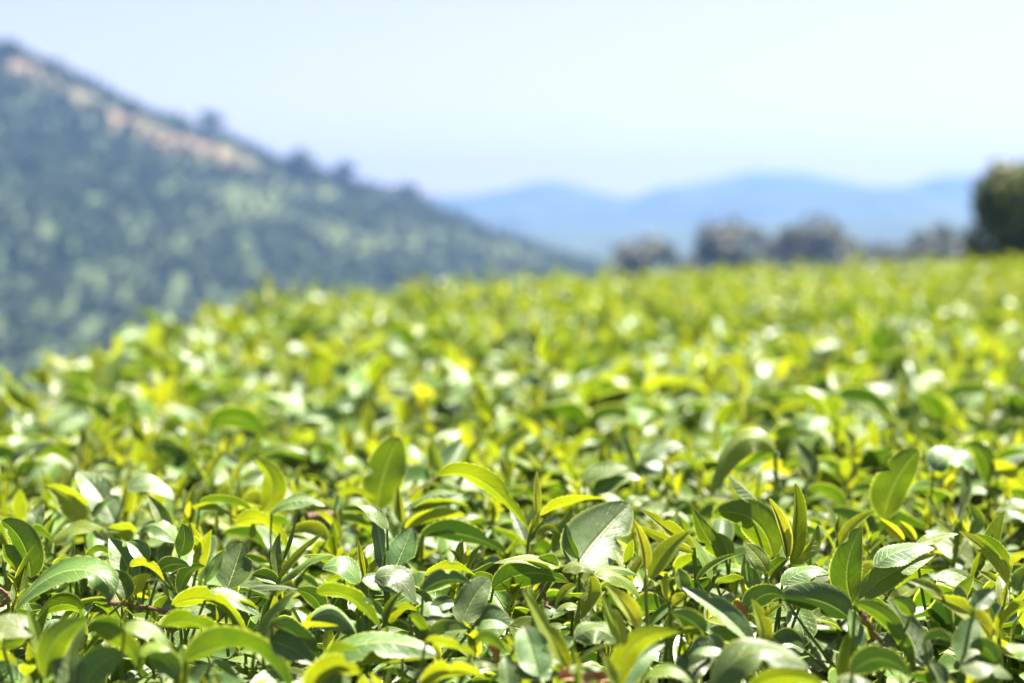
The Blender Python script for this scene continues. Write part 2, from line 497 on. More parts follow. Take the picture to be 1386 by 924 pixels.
def scatter_object(name, pts, rot, scl, idx, coll, mat=None):
    """one mass object: a cloud of points that carries real leaf meshes"""
    me = bpy.data.meshes.new(name)
    me.vertices.add(len(pts)); me.vertices.foreach_set('co', np.asarray(pts, np.float32).ravel())
    a = me.attributes.new('rot', 'FLOAT_VECTOR', 'POINT'); a.data.foreach_set('vector', np.asarray(rot, np.float32).ravel())
    a = me.attributes.new('scl', 'FLOAT', 'POINT'); a.data.foreach_set('value', np.asarray(scl, np.float32))
    a = me.attributes.new('idx', 'INT', 'POINT'); a.data.foreach_set('value', np.asarray(idx, np.int32))
    if mat: me.materials.append(mat)
    o = link(bpy.data.objects.new(name, me))
    o['kind'] = 'stuff'
    ng = bpy.data.node_groups.new(name + '_nodes', 'GeometryNodeTree')
    ng.interface.new_socket('Geometry', in_out='INPUT', socket_type='NodeSocketGeometry')
    ng.interface.new_socket('Geometry', in_out='OUTPUT', socket_type='NodeSocketGeometry')
    N = ng.nodes
    gi, go = N.new('NodeGroupInput'), N.new('NodeGroupOutput')
    iop = N.new('GeometryNodeInstanceOnPoints')
    ci = N.new('GeometryNodeCollectionInfo'); ci.inputs['Collection'].default_value = coll
    ci.inputs['Separate Children'].default_value = True; ci.inputs['Reset Children'].default_value = True
    def attr(nm, ty):
        n = N.new('GeometryNodeInputNamedAttribute'); n.data_type = ty; n.inputs['Name'].default_value = nm
        return n.outputs['Attribute']
    e2r = N.new('FunctionNodeEulerToRotation')
    L = ng.links.new
    L(gi.outputs[0], iop.inputs['Points']); L(ci.outputs[0], iop.inputs['Instance'])
    iop.inputs['Pick Instance'].default_value = True
    L(attr('idx', 'INT'), iop.inputs['Instance Index'])
    L(attr('rot', 'FLOAT_VECTOR'), e2r.inputs[0]); L(e2r.outputs[0], iop.inputs['Rotation'])
    L(attr('scl', 'FLOAT'), iop.inputs['Scale'])
    L(iop.outputs[0], go.inputs[0])
    md = o.modifiers.new('scatter', 'NODES'); md.node_group = ng
    return o
# ---------------------------------------------------------------- ground, hill, mountains
def radial_ground():
    rr = np.concatenate([[0.0], np.geomspace(1.5, 2750, 70)])
    aa = np.linspace(0, 2 * np.pi, 121)
    Rr, Aa = np.meshgrid(rr, aa, indexing='ij')
    x, y = Rr * np.sin(Aa), Rr * np.cos(Aa)
    z = ground_z(x, y)
    m = mesh_from('ground', np.stack([x.ravel(), y.ravel(), z.ravel()], 1), grid_faces(len(rr), len(aa)), SOIL)
    return tag(link(bpy.data.objects.new('ground', m)), kind='structure')
radial_ground()

# wooded hill on the left, 600 m away
_HX = (np.array([-1500, 0, 60, 110, 170, 230, 300, 370, 440, 500, 560, 600, 660, 720, 780, 830, 1000]) - 693) / FPX * 600
_HZ = (330 - np.array([-80, 62, 82, 106, 137, 158, 180, 210, 232, 250, 266, 285, 309, 328, 347, 368, 470])) / FPX * 600 - 3.0
def hill_z(x, y):
    rz = np.interp(x, _HX, _HZ)
    f = np.clip((600 - y) / 290, -1.2, 1.2)
    prof = np.where(f > 0, 1 - f ** 1.05, 1 - (-f) ** 1.2)
    return -52 + (rz + 52) * np.clip(prof, -.2, 1)
def hill():
    xs = np.linspace(-560, 140, 141); ys = np.linspace(285, 800, 92)
    x, y = np.meshgrid(xs, ys, indexing='ij')
    nz = fbm(x, y, 0.012, 2)
    z = hill_z(x, y) + nz * 7 * smooth(0, 60, np.abs(600 - y) + 12)
    rx = np.interp(x, _HX, _HZ)
    # bare reddish earth just under the crest, grassy clearings lower down
    px = x / 600 * FPX + 693
    below = (rx + 52) * np.clip((600 - y) / 290, 0, 1)
    bare = smooth(10, 40, px) * smooth(400, 300, px) * smooth(.8, 2.0, below + nz) * smooth(14, 9, below + nz * 4 + px * .018) * (.5 + .5 * smooth(-.45, -.05, fbm(x, y, .035, 21))) * (y < 602)
    mead = smooth(-.3, .45, fbm(x, y * .8, 0.011, 5)) * smooth(-190, -120, x)
    hpx = x / y * FPX + 693; hpy = 330 - (z - CAM_Z) / y * FPX
    mead = np.zeros_like(x)
    for gx, gy, sx, sy, am in ((330, 285, 80, 38, .8), (230, 330, 60, 40, .55), (470, 330, 60, 34, .7), (560, 325, 70, 30, .65), (650, 330, 80, 24, .8), (250, 215, 90, 18, .5),
                               (420, 260, 60, 20, .6), (40, 430, 120, 60, .45), (150, 380, 50, 30, .35), (330, 370, 60, 26, .5), (720, 352, 60, 16, .9), (40, 300, 40, 30, .3)):
        mead += am * np.exp(-((hpx - gx) / sx) ** 2 - ((hpy - gy) / sy) ** 2)
    mead = np.clip(mead * (.85 + .7 * fbm(x, y, .03, 9)), 0, 1)
    m = mesh_from('hill', np.stack([x.ravel(), y.ravel(), z.ravel()], 1), grid_faces(len(xs), len(ys)), HILLM, None,
                  {'bare': bare.ravel(), 'meadow': mead.ravel()})
    tag(link(bpy.data.objects.new('hill', m)), kind='structure')
    return xs, ys, z, bare, mead

def hill_material():
    m, nt, out = new_mat('hill_surface')
    b = NB(nt)
    bare = b.n('ShaderNodeAttribute', attribute_name='bare').outputs['Fac']
    mead = b.n('ShaderNodeAttribute', attribute_name='meadow').outputs['Fac']
    tc = b.n('ShaderNodeTexCoord').outputs['Object']
    nz = b.n('ShaderNodeTexNoise'); b.l(tc, nz.inputs['Vector']); nz.inputs['Scale'].default_value = 0.12; nz.inputs['Detail'].default_value = 6
    scrub = b.ramp(nz.outputs[0], [(.3, (0.035, 0.06, 0.025)), (.7, (0.09, 0.12, 0.045))])
    grass = b.ramp(nz.outputs[0], [(.3, (0.075, 0.10, 0.034)), (.7, (0.12, 0.14, 0.046))])
    earth = b.ramp(nz.outputs[0], [(.3, (0.14, 0.092, 0.052)), (.7, (0.20, 0.14, 0.082))])
    col = b.mix(bare, b.mix(mead, scrub, grass), earth)
    p = b.n('ShaderNodeBsdfPrincipled'); b.l(col, p.inputs['Base Color']); p.inputs['Roughness'].default_value = 0.9
    p.inputs['Specular IOR Level'].default_value = 0.1
    b.l(p.outputs[0], out.inputs[0])
    return m
HILLM = hill_material()
hxs, hys, hzz, hbare, hmead = hill()

MOUNT = simple_mat('mountain_forest', (0.025, 0.045, 0.028), (0.055, 0.075, 0.045), 0.006, 0.95, 0.4, 20)
def mountain(dist, pts, seed, depth, rough, name='mountain'):
    pts = np.array(pts, float)
    X = (pts[:, 0] - 693) / FPX * dist; Z = (330 - pts[:, 1]) / FPX * dist
    xs = np.linspace(X[0], X[-1], 421); fs = np.linspace(-1, 1, 31)
    x, f = np.meshgrid(xs, fs, indexing='ij')
    y = dist + f * depth
    ridge = np.interp(xs, X, Z)
    ridge = np.convolve(np.pad(ridge, 3, 'edge'), np.ones(7) / 7, 'valid')[:, None]
    n = fbm(x, y, 1 / (dist * .045), seed, 5)
    z = -70 + (ridge + 70) * (1 - np.abs(f) ** 1.1) + n * rough * (0.45 + np.abs(f) * (1 - np.abs(f)) * 3)
    m = mesh_from(name, np.stack([x.ravel(), y.ravel(), z.ravel()], 1), grid_faces(len(xs), 31), MOUNT)
    tag(link(bpy.data.objects.new(name, m)), kind='structure')
mountain(2400, [(-200, 330), (300, 300), (500, 280), (640, 262), (700, 254), (745, 243), (790, 254), (850, 268), (900, 254), (960, 242), (1020, 231), (1090, 238), (1160, 247), (1210, 252), (1280, 240), (1330, 236), (1420, 236), (1600, 230), (1900, 240)], 3, 300, 17)
mountain(1800, [(-100, 350), (500, 310), (620, 285), (700, 276), (760, 272), (840, 284), (920, 276), (1010, 262), (1080, 266), (1150, 262), (1210, 254), (1270, 262), (1350, 268), (1500, 262), (1900, 250)], 8, 280, 13)
mountain(1200, [(300, 350), (700, 316), (800, 312), (900, 308), (1000, 304), (1100, 300), (1180, 292), (1260, 286), (1330, 290), (1420, 284), (1600, 280), (2000, 290)], 12, 260, 10)

# ---------------------------------------------------------------- trees
def blob_crown(seed, n, rx, rz, leaf, lump=5):
    """leaf-clump faces spread through several lobes, with gaps between them"""
    r_ = np.random.default_rng(seed)
    la = np.arange(lump) * 2.4 + r_.uniform(-.5, .5, lump); lq = r_.uniform(.15, .8, lump)
    lobes = np.stack([lq * np.cos(la) * rx, lq * np.sin(la) * rx, r_.uniform(-.85, .75, lump) * rz * (1.1 - .4 * lq)], 1)
    lr = r_.uniform(.28, .52, lump)
    if lump == 12:                    # a dense, close crown
        lobes[:, :2] *= .8; lr = r_.uniform(.42, .62, lump)
    lobes[0] = (0, 0, .45 * rz); lr[0] = .55
    V, F, RN = [], [], []
    k = 0
    for i in range(n):
        l = r_.integers(lump)
        d = r_.normal(size=3); d /= np.linalg.norm(d)
        rad = lr[l] * (r_.uniform(.55, 1.05))
        c = lobes[l] + d * rad * np.array((rx, rx, rz)) * .8
        nr = d + r_.normal(0, .5, 3); nr /= np.linalg.norm(nr)
        a = np.cross(nr, r_.normal(size=3)); a /= np.linalg.norm(a); b2 = np.cross(nr, a)
        s = leaf * r_.uniform(.6, 1.4)
        V += [c + a * s, c + b2 * s * .7 + nr * s * .2, c - a * s, c - b2 * s * .7 + nr * s * .2]
        F.append((k, k + 1, k + 2, k + 3)); k += 4
        rn = np.clip(r_.uniform(0, 1) * .7 + .3 * (l / lump), 0, 1)
        RN += [rn] * 4
    return np.array(V), np.array(F), np.array(RN)

def trunk_geo(seed, h, r0, spread):
    r_ = np.random.default_rng(seed)
    gs = [tube_geo([(0, 0, -.5), (r_.uniform(-.1, .1) * h, 0, h * .4), (r_.uniform(-.05, .05) * h, r_.uniform(-.05, .05) * h, h)], r0, r0 * .3, 7, 8)]
    for k in range(5):
        a = k * 2.4 + r_.uniform(0, 1); z0 = h * r_.uniform(.4, .75)
        e = np.array((math.cos(a) * spread, math.sin(a) * spread, z0 + spread * r_.uniform(.5, 1.)))
        gs.append(tube_geo([(0, 0, z0), e * np.array((.5, .5, 1)) * np.array((1, 1, .93)), e], r0 * .4, r0 * .1, 5, 6))
    return join_geo(gs)

def tree(name, label, x, y, z, h, rad, mat, seed, group=None, n=700, leaf=.5, cat='tree', crown_h=.62, lumps=10):
    t = thing(name, label, cat, (x, y, z), group)
    V, F, uv, a, r_ = trunk_geo(seed, h * .7, h * .03, rad * .6)
    link(bpy.data.objects.new('trunk', mesh_from('trunk', V, F, BARK)), t)
    rz = h * crown_h / 2
    V, F, RN = blob_crown(seed, n, rad, rz, leaf, lumps)
    V[:, 2] = h - crown_h * h + (V[:, 2] - V[:, 2].min()) / np.ptp(V[:, 2]) * crown_h * h
    link(bpy.data.objects.new('crown', mesh_from('crown', V, F, mat, None, {'rnd': RN}, False)), t)
    return t

# mass of woodland on the hill
wood = bpy.data.collections.new('hill_tree_kinds')
for s in range(8):
    V, F, RN = blob_crown(50 + s, 110, 3.6, 4.2, 1.25, 5)
    V[:, 2] += 4.5
    wood.objects.link(bpy.data.objects.new('hill_wood_kind_%d' % s, mesh_from('hill_wood_kind', V, F, TREE_G if s < 4 else TREE_L, None, {'rnd': RN}, False)))
def hill_forest():
    n = 28000
    x = rng.uniform(-330, 110, n); y = rng.uniform(300, 640, n)
    fx = (x - hxs[0]) / (hxs[1] - hxs[0]); fy = (y - hys[0]) / (hys[1] - hys[0])
    i = np.clip(fx.astype(int), 0, len(hxs) - 2); j = np.clip(fy.astype(int), 0, len(hys) - 2)
    z = hzz[i, j]; ba = hbare[i, j]; me = hmead[i, j]
    keep = rng.uniform(0, 1, n) < (0.55 * (1 - ba * 1.2) * (1 - .25 * me))
    light = rng.uniform(0, 1, n) < .2 + .8 * me
    nn = keep.sum()
    rot = np.zeros((nn, 3)); rot[:, 2] = rng.uniform(0, 6.28, nn)
    o = scatter_object('hillside_woodland', np.stack([x, y, z - .5], 1)[keep], rot, rng.uniform(.36, .7, nn) * (1 - .4 * me[keep]), (rng.integers(0, 4, n) + 4 * light)[keep], wood)
    tag(o, 'hazy dark green woodland covering the slope of the hill', 'woodland')
hill_forest()

def hill_at(px, dist):
    x = (px - 693) / FPX * dist
    i = int(np.clip((x - hxs[0]) / (hxs[1] - hxs[0]), 0, len(hxs) - 1)); j = int(np.clip((dist - hys[0]) / (hys[1] - hys[0]), 0, len(hys) - 1))
    return x, dist, float(hzz[i, j])
G_R = 'trees along the crest of the left hill'
for k, (px, h, rad, lab) in enumerate([
        (22, 8, 6, 'hazy tree on the highest part of the hill crest, at the left edge'),
        (185, 6, 5, 'low spreading tree on the hill crest above the bare earth'),
        (290, 12, 5.5, 'lone dark tree standing up where the bare earth of the crest ends'),
        (408, 11, 6, 'left one of two neighbouring dark trees halfway down the hill crest'),
        (470, 12, 7, 'right one of two neighbouring dark trees halfway down the hill crest'),
        (555, 9, 6.5, 'rounded tree low on the hill crest before it sinks to the mountains')]):
    x, y, z = hill_at(px, 598)
    tree('hill_tree', lab, x, y, z - .5, h, rad, TREE_G, 300 + k, G_R, 260, 1.3)
G_V = 'pale trees at the foot of the left hill'
for k, (px, dd, h, rad, lab) in enumerate([
        (18, 335, 13, 7, 'pale grey green tree at the foot of the hill, at the left edge'),
        (70, 328, 11, 6, 'pale grey green tree at the hill foot, second from the left edge'),
        (118, 340, 9, 6, 'pale tree at the hill foot just left of the hedge corner')]):
    x, y, z = hill_at(px, dd)
    tree('hill_tree', lab, x, y, z - .5, h, rad, TREE_B, 320 + k, G_V, 300, 1.2)

# trees that look over the far rim of the hedge on the right
def rim_tree(px, top, dist, rad, lab, mat, seed, n, leaf, name='hill_tree', crown_h=.62, lumps=10):
    x = (px - 693) / FPX * dist
    z = float(ground_z(np.array([x]), np.array([float(dist)]))[0])
    h = (330 - top) / FPX * dist + CAM_Z - z
    return tree(name, lab, x, dist, z, h, rad, mat, seed, 'trees beyond the far rim of the tea', n, leaf, crown_h=crown_h, lumps=lumps)
for px, top, dist, rad, lab, seed in [
        (868, 318, 260, 7.5, 'small hazy dark tree left of the other trees over the tea rim', 401),
        (985, 292, 240, 7.2, 'brownish dark tree in the middle of the far rim, before blue mountains', 412),
        (1048, 322, 290, 7.0, 'low hazy bush between the brownish tree and the broad tree', 421),
        (1105, 287, 250, 9.5, 'broad hazy tree right of the brownish tree over the tea rim', 403),
        (1185, 325, 300, 8.0, 'low faint bush right of the broad hazy tree', 423),
        (1256, 300, 230, 7.0, 'pale brownish tree just left of the big dark green tree', 414),
        (1305, 318, 240, 6.0, 'low pale bush at the left foot of the big dark green tree', 425),
        (930, 340, 280, 7.0, 'lowest faint bush over the tea rim, left of the brownish tree', 426)]:
    rim_tree(px, top, dist, rad, lab, TREE_B, seed, 1100, .8, 'valley_tree', .9, 18)
rim_tree(1394, 212, 34, 1.75, 'big dark green tree at the right edge with sunlit yellow top', TREE_N, 407, 7000, .13, 'broadleaf_tree', 1.0, 12)
# ---------------------------------------------------------------- the tea shoots one can tell apart
# outlines were read off the photograph in twelve close-ups; each gets its own distance and real size
_PAN = {'a': (0, 560, 5.133), 'b': (230, 560, 5.133), 'c': (460, 560, 5.133), 'd': (690, 560, 5.133), 'e': (920, 560, 5.133), 'f': (1146, 560, 5.133),
        'A': (0, 740, 5.02), 'B': (230, 740, 5.02), 'C': (460, 740, 5.02), 'D': (690, 740, 5.02), 'E': (920, 740, 5.02), 'F': (1146, 740, 5.02)}
_FACE = {'f': (.12, .62, 1), 'u': (.05, 1, .5), 'b': (0, .9, -.75), 'B': (.1, .35, -1), 'l': (-.8, .35, .7), 'r': (.8, .35, .7), 'L': (-.6, .5, -.8), 'R': (.6, .5, -.8)}
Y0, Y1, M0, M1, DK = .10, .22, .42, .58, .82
HERO = []
def H(short, label, pan, leaves, row=None, stem=None, cat='tea shoot'):
    HERO.append((short, label, pan, leaves, row, stem, cat))

# --- rear row, slightly soft
H('the folded-over leaf', 'tall deep green tea leaf folded over at its top, standing free left of centre', 'c', [
    ('leaf', M0, 'B', 300, [262, 660, 290, 380, 410, 165], {'blunt': .4, 'dz': -.1, 'twist': 0}), ('leaf', Y1, 'f', 40, [275, 620, 300, 480, 440, 300]), ('leaf', Y1, 'f', 45, [270, 640, 320, 560, 330, 450])], stem=[265, 800, 262, 640])
H('the tall arching leaf', 'long bright leaf arching right over its young bud, left of the big grey leaf', 'c', [
    ('leaf', Y1, 'b', 135, [690, 430, 980, 250, 1310, 800]), ('bud', Y0, 'f', 62, [1365, 700, 1350, 560, 1366, 385]),
    ('leaf', Y0, 'b', 75, [1390, 705, 1560, 540, 1840, 592]), ('leaf', Y1, 'f', 70, [1370, 890, 1430, 750, 1525, 830]),
    ('leaf', M0, 'f', 110, [1480, 960, 1560, 820, 1610, 660]), ('leaf', DK, 'f', 80, [1290, 880, 1240, 760, 1180, 640]),
    ('leaf', M1, 'f', 70, [1310, 900, 1390, 850, 1440, 700])], stem=[1300, 1000, 1310, 860, 1365, 700])
H('the white-edged bud', 'pale upright tea bud with a thin dark side stalk under the arching leaf', 'c', [
    ('bud', Y1, 'f', 80, [430, 760, 410, 620, 402, 495]), ('leaf', Y0, 'b', 88, [450, 800, 640, 640, 895, 712]),
    ('leaf', DK, 'f', 38, [478, 690, 560, 615, 665, 595]), ('leaf', Y1, 'b', 65, [500, 680, 700, 560, 900, 640]), ('leaf', M1, 'u', 90, [470, 640, 650, 500, 860, 560])], stem=[435, 900, 435, 760])
H('the grey round leaf', 'broad blue grey tea leaf with blunt end turned to the viewer, left of centre', 'c', [
    ('leaf', DK, 'f', 215, [340, 1160, 430, 980, 500, 790], {'blunt': .3}), ('leaf', DK, 'l', 120, [300, 1080, 290, 880, 240, 700]), ('leaf', M1, 'u', 90, [330, 800, 260, 650, 120, 640])])
H('the long dark serrated leaf', 'long dark serrated tea leaf lying flat in front of the white-edged bud', 'c', [
    ('leaf', DK, 'b', 150, [560, 850, 820, 720, 1180, 980], {'serr': .08}), ('leaf', DK, 'u', 60, [580, 840, 700, 760, 830, 760])])
H('the pair of yellow strips', 'pair of narrow yellow tea leaves curving down right, left of the grey round leaf', 'c', [
    ('leaf', Y1, 'b', 65, [-30, 720, 120, 660, 260, 850]), ('leaf', Y1, 'b', 55, [-20, 560, 100, 510, 255, 600]), ('leaf', M0, 'b', 50, [0, 670, 180, 620, 295, 780])])
H('the grey heart leaf', 'biggest smooth blue grey tea leaf facing the viewer with a pale midrib, right of centre', 'd', [
    ('leaf', DK, 'f', 430, [455, 1090, 520, 930, 830, 625], {'blunt': .35, 'fold': .22, 'serr': .03, 'twist': 0, 'wav': .03, 'nv': (.3, .9, 1), 'dz': .9}), ('leaf', M1, 'l', 90, [480, 1000, 400, 900, 390, 760])])
H('the striped folded leaf', 'folded yellow green leaf with dark stripes just right of the big grey leaf', 'd', [
    ('leaf', Y1, 'f', 110, [1290, 930, 1080, 800, 915, 660], {'fold': .7}), ('leaf', Y1, 'l', 70, [1280, 960, 1040, 860, 880, 770]), ('leaf', M0, 'r', 70, [1400, 1150, 1350, 960, 1230, 830])])
H('the round pale leaves', 'two pale cream tea leaves lying flat behind the striped folded leaf', 'd', [
    ('leaf', M1, 'u', 150, [590, 560, 750, 380, 910, 450]), ('leaf', M1, 'u', 140, [510, 470, 620, 340, 830, 380]), ('leaf', M1, 'u', 75, [800, 640, 870, 560, 970, 590])])
H('the soft white leaf', 'whitish blurred tea leaf highest in the row right of centre', 'd', [
    ('leaf', DK, 'u', 150, [900, 340, 1020, 170, 1200, 220]), ('leaf', DK, 'u', 110, [900, 410, 1030, 330, 1150, 420]), ('leaf', M0, 'f', 60, [870, 370, 810, 230, 760, 100])])
H('the cream drooping leaf', 'cream yellow tea leaf bending down to the left with a torn brown edge', 'e', [
    ('leaf', Y1, 'u', 150, [665, 270, 470, -10, 300, 260, 220, 570], {'fold': -.3, 'twist': -.2}), ('leaf', M0, 'b', 70, [670, 270, 560, 320, 360, 390])], row=690)
H('the dark oval leaf', 'wide dark green oval tea leaf glowing from behind, left of the twin yellow blades', 'e', [
    ('leaf', M0, 'B', 255, [650, 1000, 590, 640, 235, 685], {'blunt': .2}), ('leaf', M1, 'u', 100, [560, 620, 450, 500, 330, 420])])
H('the crinkled green leaf', 'upright green tea leaf with a crinkled white edge, left of the dark oval leaf', 'e', [
    ('leaf', M0, 'B', 130, [330, 1010, 190, 900, 90, 650], {'wav': .25}), ('leaf', M0, 'B', 100, [350, 1010, 330, 900, 240, 820])])
H('the twin yellow blades', 'two tall yellow tea blades standing together, the right one folded lengthwise', 'e', [
    ('bud', Y0, 'f', 95, [745, 1010, 720, 780, 612, 572]), ('leaf', Y1, 'f', 150, [770, 1050, 850, 760, 800, 480], {'fold': .85, 'blunt': .3}),
    ('leaf', Y1, 'r', 120, [790, 1020, 930, 900, 960, 770], {'fold': .6}), ('leaf', M0, 'B', 95, [590, 1130, 660, 1040, 740, 1000], {'blunt': .2}),
    ('leaf', M1, 'f', 90, [560, 1140, 510, 1050, 460, 960])], stem=[590, 1260, 640, 1120, 760, 1000])
H('the yellow cap leaf', 'small bright yellow leaf curved like a cap behind the twin yellow blades', 'e', [
    ('leaf', Y0, 'b', 80, [560, 400, 660, 290, 750, 430]), ('leaf', M0, 'b', 90, [890, 530, 1080, 480, 1170, 680]), ('leaf', M1, 'f', 120, [920, 440, 900, 300, 800, 190]), ('leaf', Y0, 'f', 50, [950, 500, 960, 420, 940, 330])])
H('the big notched leaf', 'big green upright tea leaf with a brown notch in its tip, standing free at right', 'f', [
    ('leaf', M0, 'B', 270, [262, 730, 300, 440, 500, 250], {'blunt': .35, 'twist': 0}), ('bud', Y1, 'f', 30, [300, 720, 310, 660, 285, 590]), ('leaf', M0, 'f', 40, [310, 740, 350, 650, 370, 590])], stem=[270, 860, 262, 720])
H('the white cupped leaf', 'round whitish tea leaf arching like a cup right of the big notched leaf', 'f', [
    ('leaf', DK, 'u', 190, [600, 390, 730, 150, 880, 420], {'blunt': .3}), ('leaf', M1, 'f', 80, [800, 640, 850, 520, 800, 380])])
H('the edge yellow leaf', 'golden leaf slanting down right at the right edge of the photo', 'f', [
    ('leaf', Y0, 'b', 90, [1010, 330, 1150, 380, 1290, 590]), ('leaf', M0, 'B', 130, [970, 480, 1020, 260, 820, 200]), ('leaf', DK, 'u', 70, [1060, 360, 1160, 280, 1260, 280])])
H('the split yellow shoot', 'young yellow shoot with slender upright buds under the white cupped leaf', 'f', [
    ('leaf', Y0, 'f', 75, [735, 770, 680, 690, 720, 575], {'fold': .7}), ('leaf', M0, 'f', 100, [850, 830, 960, 760, 850, 620]), ('leaf', Y1, 'f', 60, [740, 830, 660, 770, 600, 720]),
    ('leaf', M1, 'f', 45, [770, 740, 820, 620, 850, 480]), ('leaf', Y1, 'f', 60, [640, 740, 590, 660, 570, 560])], stem=[750, 960, 760, 740])
H('the twin pointed buds', 'two pointed yellow buds leaning left at the foot of the big notched leaf', 'f', [
    ('bud', Y0, 'f', 75, [400, 880, 330, 800, 222, 722]), ('bud', Y1, 'f', 65, [480, 880, 440, 800, 360, 740])], stem=[430, 1000, 410, 880])
H('the far pale right leaf', 'long pale tea leaf reaching left from the right edge, below the golden leaf', 'f', [
    ('leaf', M0, 'u', 85, [1290, 630, 1150, 590, 1030, 690]), ('leaf', M1, 'u', 90, [1250, 720, 1180, 680, 1060, 740])])

# --- left, rear
H('the grey twist pair', 'pair of arched grey green leaves in the soft second row far left', 'a', [
    ('leaf', DK, 'u', 120, [60, 320, 180, 130, 390, 200]), ('leaf', M0, 'b', 90, [230, 300, 400, 200, 520, 360]), ('bud', Y0, 'f', 50, [590, 360, 590, 260, 600, 180]), ('leaf', M0, 'f', 70, [560, 350, 590, 220, 580, 80])])
H('the tilted yellow leaf', 'yellow green pointed leaf with bright rim tilting down right, at far left', 'a', [
    ('leaf', Y1, 'f', 140, [575, 790, 520, 580, 335, 515]), ('leaf', Y1, 'b', 60, [610, 640, 500, 480, 300, 495]), ('leaf', M1, 'f', 60, [640, 720, 700, 620, 800, 590])], stem=[600, 960, 585, 780])
H('the big white leaf', 'pale creamy tea leaf hanging behind the tilted yellow leaf', 'a', [
    ('leaf', DK, 'f', 190, [800, 760, 700, 520, 540, 400], {'blunt': .3}), ('leaf', DK, 'u', 130, [870, 510, 1060, 400, 1210, 600])], row=715)
H('the pale boat leaf', 'pale leaf with yellow rim shaped like a boat, left of the arched pair', 'a', [
    ('leaf', M1, 'u', 130, [1230, 890, 1080, 640, 970, 820]), ('leaf', Y1, 'b', 60, [960, 820, 900, 760, 740, 790]), ('leaf', Y1, 'f', 80, [920, 900, 860, 780, 730, 800]), ('leaf', M0, 'f', 100, [1190, 850, 1130, 700, 1020, 560])])
H('the low wide yellow leaf', 'wide yellow green leaf arched left below the tilted yellow leaf', 'a', [
    ('leaf', Y1, 'u', 105, [380, 910, 460, 730, 720, 790]), ('leaf', M0, 'b', 75, [195, 815, 300, 780, 385, 900]), ('leaf', DK, 'f', 110, [250, 830, 230, 690, 310, 620])])
H('the cupped lime leaf', 'upright lime green leaf cupped like a spoon, left of the arching strips', 'b', [
    ('leaf', Y1, 'B', 190, [640, 680, 810, 470, 585, 300], {'fold': .5})], stem=[640, 820, 640, 680])
H('the dark bent leaf', 'dark green blurred leaf arched over in the left rear', 'b', [
    ('leaf', M1, 'b', 160, [280, 80, 500, -110, 680, 180]), ('leaf', M1, 'u', 60, [600, 270, 780, 140, 960, 280]), ('leaf', M0, 'b', 70, [590, 300, 760, 160, 970, 330])])
H('the yellow arching strip', 'bright yellow strip of a leaf arching down right, at left below the spoon leaf', 'b', [
    ('leaf', Y1, 'b', 105, [455, 765, 700, 600, 825, 960]), ('leaf', Y1, 'f', 55, [560, 860, 590, 830, 570, 740])], stem=[815, 1100, 825, 940])
H('the flat yellow zigzag', 'thin yellow leaf seen edge on, left of the yellow arching strip', 'b', [
    ('leaf', Y1, 'b', 60, [150, 650, 330, 620, 480, 740]), ('leaf', M0, 'b', 70, [200, 620, 430, 550, 620, 700]), ('leaf', Y1, 'f', 35, [320, 820, 330, 760, 320, 690])])
H('the pale hump leaf', 'pale leaf humped like a turtle shell behind the slender fork shoot', 'b', [
    ('leaf', M1, 'u', 110, [700, 690, 850, 500, 1080, 640]), ('leaf', Y1, 'f', 110, [1090, 880, 1000, 770, 800, 820])])
H('the slender fork shoot', 'slender pale shoot with leaves forking like a V at left centre', 'B', [
    ('leaf', Y1, 'f', 55, [740, 220, 830, 60, 1060, -110]), ('bud', M0, 'f', 32, [760, 110, 820, -60, 860, -210]), ('leaf', M0, 'f', 75, [760, 200, 690, 60, 750, -100]),
    ('leaf', M0, 'u', 70, [740, 250, 900, 50, 1110, 50]), ('leaf', M1, 'f', 80, [740, 250, 640, 170, 560, 190])], stem=[660, 400, 740, 240, 780, 90])
H('the curled dark loop', 'dark leaf curled into a loop left of the two-tone leaf', 'B', [
    ('leaf', M1, 'b', 80, [70, 330, 70, 100, 240, 130]), ('leaf', M1, 'f', 90, [240, 240, 310, 120, 370, 20]), ('leaf', M1, 'f', 100, [60, 250, 100, 140, -80, 110]), ('leaf', M1, 'B', 130, [60, 60, 130, -60, 80, -160])])
H('the two-tone leaf', 'broad leaf half pale and half dark along its midrib, at left centre', 'B', [
    ('leaf', DK, 'f', 290, [385, 290, 440, 160, 495, -30], {'fold': .45, 'blunt': .2})])

# --- front row left
H('the dark left leaf', 'large dark green leaf standing on a yellow stem at the left edge', 'A', [
    ('leaf', M0, 'B', 230, [210, 210, 190, -80, 10, -180], {'blunt': .25}), ('leaf', M0, 'B', 130, [120, 170, 90, 50, 15, -20]), ('leaf', Y0, 'b', 40, [60, 170, 130, 110, 225, 145])], stem=[60, 420, 50, 260, 15, 80])
H('the rolled grey leaf', 'long leaf rolled over to the right, its upper side pale grey, at lower left', 'A', [
    ('leaf', M1, 'u', 190, [90, 440, 380, 10, 820, 110, 730, 390], {'curl': .2}), ('leaf', M1, 'f', 120, [860, 360, 880, 220, 700, 150]), ('leaf', M0, 'B', 130, [560, 430, 420, 320, 250, 480])])
H('the yellow knot shoot', 'small yellow shoot knotted round a dark tip above the rolled grey leaf', 'A', [
    ('leaf', Y0, 'f', 80, [510, 190, 440, 150, 430, 90]), ('leaf', Y0, 'f', 75, [520, 190, 600, 130, 575, 0]), ('leaf', M0, 'b', 50, [590, 50, 680, -20, 770, 60]), ('leaf', DK, 'f', 90, [590, 170, 660, 100, 760, 70]), ('leaf', M0, 'f', 40, [480, 100, 490, 30, 500, -40])])
